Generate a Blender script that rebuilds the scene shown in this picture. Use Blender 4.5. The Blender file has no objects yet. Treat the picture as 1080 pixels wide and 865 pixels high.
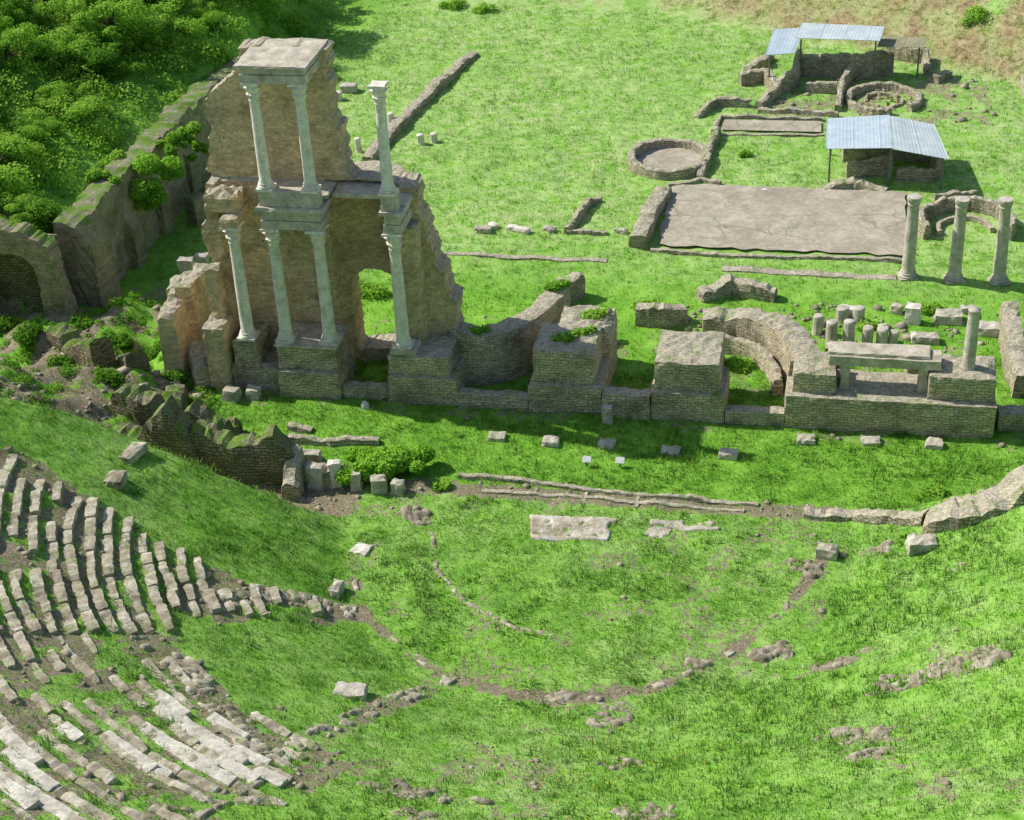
import bpy, bmesh, math, random
import numpy as np
from mathutils import Matrix, Vector
random.seed(7); rng=np.random.default_rng(7)
scene=bpy.context.scene; COL=scene.collection
# ---------------------------------------------------------------- camera / survey
TH=math.radians(32); RO=math.radians(3.2); FP=1750.0; CH=42.0
Fv=np.array([0,math.cos(TH),-math.sin(TH)]); U0=np.array([0,math.sin(TH),math.cos(TH)]); R0=np.array([1.,0,0])
CR=R0*math.cos(RO)-U0*math.sin(RO); CU=R0*math.sin(RO)+U0*math.cos(RO)
cam_d=bpy.data.cameras.new("camera"); cam=bpy.data.objects.new("camera",cam_d); COL.objects.link(cam)
cam_d.sensor_width=36; cam_d.lens=FP/1080*36; cam_d.clip_end=2000; cam_d.clip_start=.5
m=Matrix.Identity(4)
for i in range(3):
    m[i][0]=CR[i]; m[i][1]=CU[i]; m[i][2]=-Fv[i]
m[2][3]=CH
cam.matrix_world=m; scene.camera=cam
SA=math.radians(12.4); AX,AY=-11.33,69.68; ca,sa=math.cos(SA),math.sin(SA)
def W(x,y): return (AX+x*ca+y*sa, AY-x*sa+y*ca)
def to_stage(X,Y):
    dx=X-AX; dy=Y-AY
    return dx*ca-dy*sa, dx*sa+dy*ca
# ---------------------------------------------------------------- noise + terrain
def hsh(ix,iy,s):
    n=(ix.astype(np.int64)*374761393+iy.astype(np.int64)*668265263+s*974634777)&0xffffffff
    n=((n^(n>>13))*1274126177)&0xffffffff
    return ((n^(n>>16))&0xffffff)/float(0xffffff)
def vn(x,y,s=0):
    x=np.asarray(x,float); y=np.asarray(y,float)
    ix=np.floor(x); iy=np.floor(y); fx=x-ix; fy=y-iy
    fx=fx*fx*(3-2*fx); fy=fy*fy*(3-2*fy)
    a=hsh(ix,iy,s); b=hsh(ix+1,iy,s); c=hsh(ix,iy+1,s); d=hsh(ix+1,iy+1,s)
    return (a*(1-fx)+b*fx)*(1-fy)+(c*(1-fx)+d*fx)*fy
def fbm(x,y,s=0): return .55*vn(x,y,s)+.3*vn(x*2.1+3,y*2.1,s+1)+.15*vn(x*4.3,y*4.3+5,s+2)
def sm(t):
    t=np.clip(t,0,1); return t*t*(3-2*t)
CXS,CYS=17.0,-9.9
def terr(X,Y):
    X=np.asarray(X,float); Y=np.asarray(Y,float)
    sx,sy=to_stage(X,Y)
    r=np.hypot(sx-CXS,sy-CYS)
    cav=.44*np.maximum(0,r-10.8); cav=np.where(cav>18,18+(cav-18)*.1,cav)
    edge=np.where(sx<14,-9.2,-6.3)
    wdt=1.0+2.0*sm((-4-sx)/8)
    front=sm((edge-sy)/wdt)
    z=cav*front
    cap=.9+2.9*sm((1.5-sy)/8)
    mm=sm((9-sy)/3)*(1-front)*sm((-3.0-sx)/2.5)
    z=z+np.minimum(np.clip((-3.6-sx)*.42,0,9),cap)*mm+mm*2.0*(fbm(sx*.5,sy*.5,71)-.5)
    cor=sm((sx+10)/5)*sm((6.5-sx)/2)*sm((sy+9.7)/.8)*sm((-6.9-sy)/.5)
    z=z-cor*(.9+.9*sm((2-sx)/4))
    tr=sm((sx-7.5)/.6)*sm((27-sx)/.6)*sm((sy+7.3)/.25)*sm((-6.3-sy)/.25)
    z=z-tr*.4
    hw=.6+np.maximum(0,sy-38)*.4
    hill=(4.3*sm((-13.9-sx)/hw)+.33*np.clip(-14.5-sx,0,60))*sm((sy-5.8)/1.2)
    z=np.maximum(z,hill)
    yb=np.where(sx>12,58-(sx-12)*.54,58+(12-sx)*.15)
    z=z+.5*np.clip((sy-yb)/1.14,0,30)+.06*np.clip(sy-yb-34,0,400)
    z=z+.16*(fbm(sx*.35,sy*.35,5)-.5)+.12*(vn(sx*1.3,sy*1.3,9)-.5)
    return z
def th(x,y): return float(terr(np.array([x]),np.array([y]))[0])
def ray(u,v):
    a=(u-540)/FP; b=(432.5-v)/FP
    return Fv+a*CR+b*CU
def survey(u,v,z=None):
    d=ray(u,v)
    if z is not None:
        t=(z-CH)/d[2]; return (d[0]*t,d[1]*t)
    t=np.arange(30,260,.1)
    g=terr(d[0]*t,d[1]*t); k=np.argmax(CH+d[2]*t<=g)
    return (d[0]*t[k],d[1]*t[k])
def proj(X,Y,Z):
    P=np.stack([X,Y,Z-CH],-1)
    w=P@Fv
    return 540+FP*(P@CR)/w, 432.5-FP*(P@CU)/w, w
CW=W(CXS,CYS)
def inpoly(x,y,poly):
    x=np.asarray(x,float); y=np.asarray(y,float)
    c=np.zeros(x.shape,bool); n=len(poly); j=n-1
    for i in range(n):
        xi,yi=poly[i]; xj,yj=poly[j]
        if yi!=yj:
            c^=((yi>y)!=(yj>y))&(x<(xj-xi)*(y-yi)/(yj-yi)+xi)
        j=i
    return c
def pline_dist(X,Y,pts):
    d=np.full(X.shape,1e9)
    for (x0,y0),(x1,y1) in zip(pts[:-1],pts[1:]):
        L=(x1-x0)**2+(y1-y0)**2+1e-9
        t=np.clip(((X-x0)*(x1-x0)+(Y-y0)*(y1-y0))/L,0,1)
        d=np.minimum(d,np.hypot(X-x0-t*(x1-x0),Y-y0-t*(y1-y0)))
    return d
def S(*p): return [survey(u,v) for u,v in p]
path_arc=S((372,612),(385,650),(430,690),(480,718),(540,732),(600,738),(700,722),(770,690),(830,640),(868,590))
path_l=S((378,648),(325,635),(270,625),(225,640))
path_stair=S((475,714),(420,738),(370,760),(310,790),(270,820),(200,862))
path_mid=S((150,672),(190,705),(235,752),(275,800))
path_in=S((456,560),(460,600),(490,635),(540,662),(590,672))
def bankline(sx): return np.where(sx>12,58-(sx-12)*.54,58+(12-sx)*.15)
def masks(X,Y):
    sx,sy=to_stage(X,Y)
    r=np.hypot(sx-CXS,sy-CYS); ang=np.degrees(np.arctan2(Y-CW[1],X-CW[0]))%360
    n=fbm(X*.9,Y*.9,21); n2=fbm(X*.25,Y*.25,31)
    d=np.zeros(X.shape)
    d=np.maximum(d,.95*sm((-2.8-sx)/1.5)*sm((7.5-sy)/2)*sm((sy+10.0)/1.0)*sm((n-.36)*7))
    d=np.maximum(d,1.0*sm((sx+10)/2)*sm((7-sx)/1.5)*sm((sy+9.9)/.7)*sm((-5.2-sy)/.5)*(.6+n))
    for pl,wd,st in ((path_arc,.20,.95),(path_l,.42,.85),(path_stair,.42,.7),(path_mid,.5,.75),(path_in,.10,.6)):
        k=st*np.clip(-.12+1.75*n,0,1) if pl is path_arc or pl is path_stair else st
        d=np.maximum(d,np.minimum(k,1)*sm((wd*2.1-pline_dist(X,Y,pl))/wd))
    d=np.maximum(d,.74*((ang>178)&(ang<206)&(r>11.5)&(r<30)&(n>.46)&(ang>196-2.0*(r-13.5))))
    d=np.maximum(d,.74*((ang>=204)&(ang<241)&(r>18.0)&(r<32)&(n>.50)))
    d=np.maximum(d,.75*sm((sx-7.0)/.8)*sm((27.6-sx)/.6)*sm((sy+7.5)/.3)*sm((-6.0-sy)/.3))
    yb=bankline(sx)
    d=np.maximum(d,.6*sm((sx-21)/1)*sm((sy-36)/1)*sm((45.5-sy)/1)*sm((36.5-sx)/1)*(n>.5))
    d=np.maximum(d,.5*((sy>-1)&(sy<9)&(sx>-3)&(sx<36)&(n>.56)))
    d=np.maximum(d,.6*sm((-8.5-sx)/1)*sm((sy-7)/1)*sm((12-sy)/2)*sm((sx+14)/1)*(n>.5))
    d=np.maximum(d,.55*((r>10.8)&(sy<-7)&(n2>.64)&(n>.5)))
    d=np.maximum(d,.48*((r<=10.6)&(sy<-7)&(fbm(X*.6,Y*.6,44)>.62)))
    dry=sm((sy-10)/10)*(.45+.8*n2)
    dry=np.maximum(dry,.45*sm((-6-sy)/2)*n2*1.7)
    dry=np.minimum(dry,.98)*(1-.8*sm((-6-sx)/6)*(sy>-8))
    bk=sm((sy-yb+1)/2.5)*sm((n2-.28)*6)*sm((sx+4)/10)
    dry=dry*(1-bk)+bk*(1.2+1.0*n)
    pave=((sx>16.2)&(sx<30.4)&(sy>17.4)&(sy<26.4))
    return d,dry,pave
# ---------------------------------------------------------------- materials
def newmat(name):
    mt=bpy.data.materials.new(name); mt.use_nodes=True
    nt=mt.node_tree; nt.nodes.clear()
    o=nt.nodes.new("ShaderNodeOutputMaterial"); b=nt.nodes.new("ShaderNodeBsdfPrincipled")
    nt.links.new(b.outputs[0],o.inputs[0]); b.inputs["Roughness"].default_value=.9
    b.inputs["Specular IOR Level"].default_value=.2
    return mt,nt,b,o
def N(nt,t,**k):
    n=nt.nodes.new(t)
    for a,v in k.items(): setattr(n,a,v)
    return n
def noise(nt,vec,scale,det=4,rough=.55):
    n=N(nt,"ShaderNodeTexNoise"); n.inputs["Scale"].default_value=scale; n.inputs["Detail"].default_value=det; n.inputs["Roughness"].default_value=rough
    nt.links.new(vec,n.inputs["Vector"]); return n.outputs["Fac"]
def ramp(nt,fac,stops):
    r=N(nt,"ShaderNodeValToRGB"); e=r.color_ramp.elements
    while len(e)<len(stops): e.new(.5)
    for k,(p,c) in zip(e,stops):
        k.position=p; k.color=(c[0],c[1],c[2],1)
    nt.links.new(fac,r.inputs[0]); return r.outputs["Color"]
def mix(nt,fac,a,b,mode='MIX'):
    x=N(nt,"ShaderNodeMix",data_type='RGBA',blend_type=mode)
    for sock,val in ((x.inputs[0],fac),(x.inputs[6],a),(x.inputs[7],b)):
        if isinstance(val,bpy.types.NodeSocket): nt.links.new(val,sock)
        elif isinstance(val,(int,float)): sock.default_value=val
        else: sock.default_value=(*val,1)
    return x.outputs[2]
def mth(nt,op,a,b=None,clamp=False):
    x=N(nt,"ShaderNodeMath",operation=op,use_clamp=clamp)
    for i,val in enumerate((a,b)):
        if val is None: continue
        if isinstance(val,bpy.types.NodeSocket): nt.links.new(val,x.inputs[i])
        else: x.inputs[i].default_value=val
    return x.outputs[0]
def bump(nt,b,h,strength,dist):
    n=N(nt,"ShaderNodeBump"); n.inputs["Strength"].default_value=strength; n.inputs["Distance"].default_value=dist
    nt.links.new(h,n.inputs["Height"]); nt.links.new(n.outputs[0],b.inputs["Normal"])
def upnormal(nt,k,z):
    geo=N(nt,"ShaderNodeNewGeometry")
    a=N(nt,"ShaderNodeVectorMath",operation='SCALE'); nt.links.new(geo.outputs["Normal"],a.inputs[0]); a.inputs["Scale"].default_value=k
    b=N(nt,"ShaderNodeVectorMath",operation='ADD'); nt.links.new(a.outputs[0],b.inputs[0]); b.inputs[1].default_value=(0,0,z)
    c=N(nt,"ShaderNodeVectorMath",operation='NORMALIZE'); nt.links.new(b.outputs[0],c.inputs[0]); return c.outputs[0]
GD=(.105,.28,.024); GM=(.175,.405,.036); GL=(.265,.52,.065); GY=(.46,.59,.23)
def grass_colour(nt,pos,dry):
    n1=noise(nt,pos,.45,5,.65); n2=noise(nt,pos,2.2,4,.7)
    f=mth(nt,'ADD',mth(nt,'MULTIPLY',n1,.6),mth(nt,'MULTIPLY',n2,.45))
    c=ramp(nt,f,[(.38,GD),(.50,GM),(.64,GL)])
    n3=noise(nt,pos,1.1,6,.75)
    dm=mth(nt,'MULTIPLY',dry,mth(nt,'MULTIPLY',mth(nt,'SUBTRACT',n3,.38),4.5,True),True)
    c=mix(nt,dm,c,GY)
    br=ramp(nt,n2,[(.35,(.22,.13,.08)),(.5,(.36,.24,.135)),(.65,(.48,.39,.21))])
    return mix(nt,mth(nt,'SUBTRACT',dry,1.0,True),c,br)
def mat_ground():
    mt,nt,b,o=newmat("ground_grass")
    pos=N(nt,"ShaderNodeNewGeometry").outputs["Position"]
    ad=N(nt,"ShaderNodeAttribute",attribute_name="dirt").outputs["Fac"]
    ay=N(nt,"ShaderNodeAttribute",attribute_name="dry").outputs["Fac"]
    g=grass_colour(nt,pos,ay)
    d1=noise(nt,pos,3.5,6,.7); d2=noise(nt,pos,14,3,.6)
    dc=ramp(nt,d1,[(.3,(.12,.09,.055)),(.5,(.25,.195,.125)),(.7,(.42,.36,.25))])
    dc=mix(nt,.35,dc,ramp(nt,d2,[(.35,(.09,.07,.04)),(.65,(.48,.43,.32))]))
    f=mth(nt,'ADD',ad,mth(nt,'MULTIPLY',mth(nt,'SUBTRACT',d1,.5),2.0))
    f=mth(nt,'MULTIPLY',mth(nt,'SUBTRACT',f,.42),4.0,True)
    f=mth(nt,'MULTIPLY',f,mth(nt,'MULTIPLY',ad,3.0,True))
    nt.links.new(mix(nt,f,g,dc),b.inputs["Base Color"])
    hh=mth(nt,'ADD',noise(nt,pos,6,6,.75),mth(nt,'MULTIPLY',noise(nt,pos,22,2),.5))
    bump(nt,b,hh,.6,.12); b.inputs["Roughness"].default_value=1
    return mt
def foliage_out(nt,b,o,c,nk,nz,tf):
    nn=upnormal(nt,nk,nz)
    nt.links.new(c,b.inputs["Base Color"]); nt.links.new(nn,b.inputs["Normal"]); b.inputs["Specular IOR Level"].default_value=.1
    tr=N(nt,"ShaderNodeBsdfTranslucent"); nt.links.new(c,tr.inputs[0])
    ms=N(nt,"ShaderNodeMixShader"); ms.inputs[0].default_value=tf
    nt.links.new(b.outputs[0],ms.inputs[1]); nt.links.new(tr.outputs[0],ms.inputs[2]); nt.links.new(ms.outputs[0],o.inputs[0])
def mat_blade():
    mt,nt,b,o=newmat("grass_blades")
    pos=N(nt,"ShaderNodeNewGeometry").outputs["Position"]
    at=N(nt,"ShaderNodeAttribute",attribute_name="tone").outputs["Fac"]
    ay=N(nt,"ShaderNodeAttribute",attribute_name="dry").outputs["Fac"]
    g=grass_colour(nt,pos,ay)
    c=mix(nt,1.0,g,ramp(nt,at,[(0,(.88,.88,.85)),(.5,(1.,1.,1.0)),(1,(1.0,1.0,1.0))]),'MULTIPLY')
    c=mix(nt,mth(nt,'MULTIPLY',mth(nt,'SUBTRACT',at,.6),1.1,True),c,(.41,.61,.14))
    foliage_out(nt,b,o,c,.35,.95,.3)
    return mt
def mat_leaf(name,c0,c1,c2):
    mt,nt,b,o=newmat(name)
    pos=N(nt,"ShaderNodeNewGeometry").outputs["Position"]
    at=N(nt,"ShaderNodeAttribute",attribute_name="tone").outputs["Fac"]
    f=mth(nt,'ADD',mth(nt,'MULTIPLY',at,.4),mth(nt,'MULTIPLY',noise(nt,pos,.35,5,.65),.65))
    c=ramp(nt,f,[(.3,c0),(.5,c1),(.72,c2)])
    foliage_out(nt,b,o,c,.7,.55,.4)
    return mt
def mat_masonry(name,ca_,cb_,cm,top,bw=.42,bh=.17,moss=.5,mort=.022,vmoss=.10,dk=.52,bs=.06):
    mt,nt,b,o=newmat(name)
    uv=N(nt,"ShaderNodeUVMap").outputs[0]
    geo=N(nt,"ShaderNodeNewGeometry"); pos=geo.outputs["Position"]
    nz=N(nt,"ShaderNodeTexNoise"); nz.inputs["Scale"].default_value=1.7; nz.inputs["Detail"].default_value=3; nt.links.new(pos,nz.inputs["Vector"])
    va=N(nt,"ShaderNodeVectorMath",operation='SCALE'); nt.links.new(nz.outputs["Color"],va.inputs[0]); va.inputs["Scale"].default_value=.34
    vb=N(nt,"ShaderNodeVectorMath",operation='ADD'); nt.links.new(uv,vb.inputs[0]); nt.links.new(va.outputs[0],vb.inputs[1])
    br=N(nt,"ShaderNodeTexBrick"); nt.links.new(vb.outputs[0],br.inputs["Vector"])
    br.inputs["Scale"].default_value=1; br.inputs["Brick Width"].default_value=bw; br.inputs["Row Height"].default_value=bh
    br.inputs["Mortar Size"].default_value=mort; br.inputs["Mortar Smooth"].default_value=.7; br.inputs["Bias"].default_value=0
    br.inputs["Color1"].default_value=(*ca_,1); br.inputs["Color2"].default_value=(*cb_,1); br.inputs["Mortar"].default_value=(*cm,1)
    vo=N(nt,"ShaderNodeTexVoronoi"); vo.inputs["Scale"].default_value=3.3; vo.inputs["Randomness"].default_value=1
    vs_=N(nt,"ShaderNodeVectorMath",operation='MULTIPLY'); nt.links.new(vb.outputs[0],vs_.inputs[0]); vs_.inputs[1].default_value=(1,2.0,1); nt.links.new(vs_.outputs[0],vo.inputs["Vector"])
    sp=N(nt,"ShaderNodeSeparateColor"); nt.links.new(vo.outputs["Color"],sp.inputs[0])
    n1=noise(nt,pos,.7,6,.7); n2=noise(nt,pos,6,4,.7)
    c=mix(nt,1.,br.outputs["Color"],ramp(nt,n1,[(.3,(dk,dk*.95,dk*.86)),(.5,(1,1,1)),(.7,(1.25,1.22,1.15))]),'MULTIPLY')
    c=mix(nt,.45,c,ramp(nt,sp.outputs[0],[(0,(.6,.58,.56)),(.5,(1,.98,.95)),(1,(1.35,1.3,1.2))]),'MULTIPLY')
    c=mix(nt,.55,c,ramp(nt,n2,[(.3,(.5,.5,.5)),(.7,(1.35,1.35,1.35))]),'MULTIPLY')
    sx=N(nt,"ShaderNodeSeparateXYZ"); nt.links.new(geo.outputs["True Normal"],sx.inputs[0])
    up=mth(nt,'MULTIPLY',mth(nt,'SUBTRACT',sx.outputs[2],.45),4.,True)
    tc=mix(nt,.75,top,ramp(nt,n2,[(.35,(.4,.38,.34)),(.65,(1.2,1.17,1.1))]),'MULTIPLY')
    c=mix(nt,up,c,tc)
    n3=noise(nt,pos,1.0,5,.7)
    ms=mth(nt,'MULTIPLY',mth(nt,'SUBTRACT',n3,.62-.18*moss),6.,True)
    ms=mth(nt,'MULTIPLY',ms,mth(nt,'ADD',mth(nt,'MULTIPLY',up,.85),vmoss))
    c=mix(nt,ms,c,(.14,.26,.03))
    nt.links.new(c,b.inputs["Base Color"])
    hgt=mth(nt,'ADD',mth(nt,'MULTIPLY',br.outputs["Fac"],-.6),mth(nt,'ADD',n2,noise(nt,pos,18,3)))
    bump(nt,b,hgt,.75,bs)
    return mt
def mat_stone(name,c0,c1,c2,sc=3,moss=0.,cracks=0):
    mt,nt,b,o=newmat(name)
    geo=N(nt,"ShaderNodeNewGeometry"); pos=geo.outputs["Position"]
    n1=noise(nt,pos,sc,6,.7); c=ramp(nt,n1,[(.3,c0),(.5,c1),(.68,c2)])
    n2=noise(nt,pos,sc*6,4,.7)
    c=mix(nt,.5,c,ramp(nt,n2,[(.3,(.45,.45,.45)),(.7,(1.3,1.3,1.3))]),'MULTIPLY')
    if moss:
        ms=mth(nt,'MULTIPLY',mth(nt,'SUBTRACT',noise(nt,pos,1.7,5,.7),.62-.2*moss),6.,True)
        c=mix(nt,ms,c,(.14,.26,.03))
    if cracks:
        nz=N(nt,"ShaderNodeTexNoise"); nz.inputs["Scale"].default_value=.8; nt.links.new(pos,nz.inputs["Vector"])
        vb=N(nt,"ShaderNodeVectorMath",operation='ADD'); nt.links.new(pos,vb.inputs[0]); nt.links.new(nz.outputs["Color"],vb.inputs[1])
        vo=N(nt,"ShaderNodeTexVoronoi",feature='DISTANCE_TO_EDGE'); vo.inputs["Scale"].default_value=.45; nt.links.new(vb.outputs[0],vo.inputs["Vector"])
        cr=mth(nt,'SUBTRACT',1.0,mth(nt,'MULTIPLY',vo.outputs["Distance"],28.,True))
        cr=mth(nt,'MULTIPLY',cr,mth(nt,'MULTIPLY',mth(nt,'SUBTRACT',noise(nt,pos,.35,3),.45),8.,True))
        c=mix(nt,mth(nt,'MULTIPLY',cr,.6),c,(.13,.13,.07))
        c=mix(nt,mth(nt,'MULTIPLY',mth(nt,'SUBTRACT',noise(nt,pos,.25,5,.7),.52),5.,True),c,(.30,.25,.19))
    nt.links.new(c,b.inputs["Base Color"]); bump(nt,b,mth(nt,'ADD',n1,mth(nt,'MULTIPLY',n2,.5)),.7,.05)
    return mt
def mat_metal(name,c0,c1):
    mt,nt,b,o=newmat(name)
    pos=N(nt,"ShaderNodeNewGeometry").outputs["Position"]
    c=ramp(nt,noise(nt,pos,.9,5,.7),[(.35,c0),(.65,c1)])
    c=mix(nt,.4,c,ramp(nt,noise(nt,pos,7,3,.7),[(.35,(.7,.68,.65)),(.65,(1.1,1.1,1.1))]),'MULTIPLY')
    nt.links.new(c,b.inputs["Base Color"]); b.inputs["Roughness"].default_value=.8
    return mt
M_G=mat_ground(); M_B=mat_blade()
M_LEAF=mat_leaf("leaf_green",(.065,.19,.012),(.19,.42,.03),(.42,.66,.09))
M_IVY=mat_leaf("ivy_bright",(.10,.28,.015),(.20,.46,.03),(.36,.64,.07))
M_DARK=mat_leaf("leaf_dark",(.04,.12,.01),(.10,.26,.02),(.21,.42,.04))
M_TOW=mat_masonry("warm_masonry",(.70,.555,.35),(.57,.445,.28),(.46,.355,.225),(.54,.49,.38),.28,.105,.2,.012,.08,.62,.04)
M_POD=mat_masonry("grey_masonry",(.63,.55,.40),(.47,.41,.295),(.26,.22,.155),(.54,.495,.39),.36,.145,.45,.02)
M_OLD=mat_masonry("rubble_masonry",(.58,.515,.39),(.42,.37,.275),(.22,.19,.135),(.58,.53,.42),.27,.14,.45,.024)
M_CON=mat_masonry("old_concrete",(.38,.33,.24),(.31,.27,.195),(.25,.215,.155),(.36,.33,.24),.5,.22,1.1,.01,.25,.45)
M_DKW=mat_masonry("shade_toned_mossy_masonry",(.32,.27,.19),(.21,.18,.125),(.10,.085,.06),(.30,.27,.19),.34,.16,1.1,.035,.25)  # side passage shadow is put into the dark brown; moss is real growth
M_MAR=mat_stone("weathered_marble",(.56,.50,.41),(.80,.74,.63),(.90,.85,.75),2.5)
M_GST=mat_stone("grey_stone",(.34,.30,.24),(.54,.495,.41),(.70,.655,.55),2.5)
M_SEAT=mat_stone("seat_stone",(.28,.25,.19),(.50,.455,.36),(.68,.63,.52),1.6,.25)
M_ROW=mat_stone("worn_seat_stone",(.18,.15,.10),(.40,.355,.26),(.68,.63,.51),1.3,.35)
M_SLAB=mat_stone("pale_worn_slab",(.36,.33,.27),(.58,.54,.45),(.76,.72,.62),1.3,.15)
M_RUB=mat_stone("rubble_stone",(.18,.15,.105),(.34,.295,.215),(.54,.485,.38),1.3)
M_BARK=mat_stone("bark",(.06,.045,.03),(.12,.09,.06),(.2,.16,.11),6)
M_COR=mat_stone("cornice_stone",(.32,.28,.21),(.52,.465,.36),(.70,.64,.52),1.8)
M_FLOOR=mat_stone("pool_floor",(.33,.285,.22),(.44,.39,.30),(.54,.48,.38),.7,0,1)
M_BLUE=mat_metal("pale_blue_sheet",(.38,.47,.53),(.50,.59,.65))
M_GREY=mat_metal("grey_sheet",(.42,.50,.53),(.58,.65,.66))
M_RUST=mat_metal("olive_brown_sheet",(.24,.23,.14),(.38,.36,.24))
M_POST=mat_stone("steel_post",(.12,.12,.12),(.2,.2,.2),(.3,.3,.3),8)
M_YEL=mat_stone("yellow_petals",(.6,.45,.02),(.8,.62,.04),(.9,.75,.08),5)
M_WHT=mat_stone("white_panel",(.6,.6,.58),(.75,.75,.73),(.8,.8,.8),6)
# ---------------------------------------------------------------- mesh helpers
def mk(name,verts,faces,mat,uvs=None,parent=None,loc=(0,0,0),rot=0,smooth=False):
    me=bpy.data.meshes.new(name); me.from_pydata([tuple(v) for v in verts],[],faces); me.update()
    if mat: me.materials.append(mat)
    if smooth: me.polygons.foreach_set("use_smooth",[True]*len(me.polygons))
    uvl=me.uv_layers.new(name="UVMap"); data=np.zeros((len(me.loops),2),'f')
    co=[v.co for v in me.vertices]
    for p in me.polygons:
        n=p.normal
        for li in p.loop_indices:
            vi=me.loops[li].vertex_index
            if uvs is not None: data[li]=uvs[vi]
            else:
                c=co[vi]; ax,ay,az=abs(n.x),abs(n.y),abs(n.z)
                data[li]=(c.x,c.y) if az>ax and az>ay else ((c.y,c.z) if ax>ay else (c.x,c.z))
    uvl.data.foreach_set("uv",data.ravel())
    o=bpy.data.objects.new(name,me); COL.objects.link(o); o.location=loc; o.rotation_euler=(0,0,rot)
    if parent: o.parent=parent
    return o
def tag(o,label,cat,group=None):
    o["label"]=label; o["category"]=cat
    if group: o["group"]=group
    return o
def empty(name,loc,rot=0,parent=None):
    o=bpy.data.objects.new(name,None); COL.objects.link(o); o.location=loc; o.rotation_euler=(0,0,rot); o.empty_display_size=.3
    if parent: o.parent=parent
    return o
def boxmesh(x0,x1,y0,y1,z0,z1,step=.45,jit=.04,seed=0,chip=.0,top_jit=None):
    r=random.Random(seed)
    nx=max(1,min(26,round((x1-x0)/step))); ny=max(1,min(26,round((y1-y0)/step))); nz=max(1,min(26,round((z1-z0)/step)))
    V={};verts=[];faces=[]
    def g(i,j,k):
        key=(i,j,k)
        if key not in V:
            x=x0+(x1-x0)*i/nx; y=y0+(y1-y0)*j/ny; z=z0+(z1-z0)*k/nz
            e=(i in(0,nx))+(j in(0,ny))+(k==nz)
            q=jit if k>0 else jit*.5
            x+=r.uniform(-q,q); y+=r.uniform(-q,q); z+=r.uniform(-q,q)*(1 if k>0 else 0)
            if k==nz and top_jit: z+=r.uniform(-top_jit,top_jit*.5)
            if e>=2 and k>0:
                c=chip*r.random()+jit*.5
                cx,cy=(x0+x1)/2,(y0+y1)/2
                if i in(0,nx): x+=c if x<cx else -c
                if j in(0,ny): y+=c if y<cy else -c
                if k==nz: z-=c
            V[key]=len(verts); verts.append((x,y,z))
        return V[key]
    for i in range(nx):
        for j in range(ny):
            faces.append([g(i,j,nz),g(i+1,j,nz),g(i+1,j+1,nz),g(i,j+1,nz)])
            faces.append([g(i,j,0),g(i,j+1,0),g(i+1,j+1,0),g(i+1,j,0)])
    for i in range(nx):
        for k in range(nz):
            faces.append([g(i,0,k),g(i+1,0,k),g(i+1,0,k+1),g(i,0,k+1)])
            faces.append([g(i+1,ny,k),g(i,ny,k),g(i,ny,k+1),g(i+1,ny,k+1)])
    for j in range(ny):
        for k in range(nz):
            faces.append([g(0,j+1,k),g(0,j,k),g(0,j,k+1),g(0,j+1,k+1)])
            faces.append([g(nx,j,k),g(nx,j+1,k),g(nx,j+1,k+1),g(nx,j,k+1)])
    return verts,faces
def merge(parts):
    V=[];Fc=[]
    for v,f in parts:
        b=len(V); V+=list(v); Fc+=[[i+b for i in q] for q in f]
    return V,Fc
sd=[100]
def nsd(): sd[0]+=1; return sd[0]
def lathe(prof,n=20,mod=None):
    verts=[];faces=[]
    for k,(r,z) in enumerate(prof):
        for i in range(n):
            a=2*math.pi*i/n; rr=r*(mod(a,k) if mod else 1)
            verts.append((rr*math.cos(a),rr*math.sin(a),z))
    for k in range(len(prof)-1):
        for i in range(n):
            j=(i+1)%n; faces.append([k*n+i,k*n+j,(k+1)*n+j,(k+1)*n+i])
    faces.append([ (len(prof)-1)*n+i for i in range(n)]); faces.append([n-1-i for i in range(n)])
    return verts,faces
def shaft_prof(h,r0,r1,n=8):
    p=[(r0*1.12,0),(r0*1.1,.06),(r0,.12)]
    for k in range(1,n+1):
        t=k/n; p.append((r0+(r1-r0)*t**1.4, .12+(h-.2)*t))
    p+=[(r1*1.1,h-.05),(r1*1.1,h)]
    return p
def base_vf(r,h=.38):
    b=boxmesh(-r*1.45,r*1.45,-r*1.45,r*1.45,0,h*.35,9,.008,3)
    l=lathe([(r*1.35,h*.35),(r*1.45,h*.45),(r*1.4,h*.58),(r*1.15,h*.66),(r*1.13,h*.76),(r*1.28,h*.84),(r*1.24,h*.95),(r*1.1,h)],20)
    return merge([b,l])
def capital_vf(r,h=.85):
    def md(a,k):
        amp=[0,.10,.16,.03,.12,.2,.03,.1,.0][min(k,8)]
        ph=0 if k<3 else math.pi/8
        return 1+amp*(abs(math.cos(4*(a+ph)))-.35)
    l=lathe([(r*1.0,0),(r*1.12,h*.14),(r*1.36,h*.32),(r*1.12,h*.36),(r*1.25,h*.5),(r*1.6,h*.68),(r*1.25,h*.72),(r*1.5,h*.84),(r*1.55,h*.86)],32,md)
    q=r*1.75; pts=[]
    for s in range(4):
        for t in range(6):
            tt=-1+2*t/6; inn=1-.16*(1-tt*tt); a=s*math.pi/2
            x,y=q*tt,-q*inn
            pts.append((x*math.cos(a)-y*math.sin(a),x*math.sin(a)+y*math.cos(a)))
    n=len(pts); V=[(x,y,h*.86) for x,y in pts]+[(x,y,h) for x,y in pts]
    Fc=[[i,(i+1)%n,n+(i+1)%n,n+i] for i in range(n)]+[[n+i for i in range(n)],[n-1-i for i in range(n)]]
    return merge([l,(V,Fc)])
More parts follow.
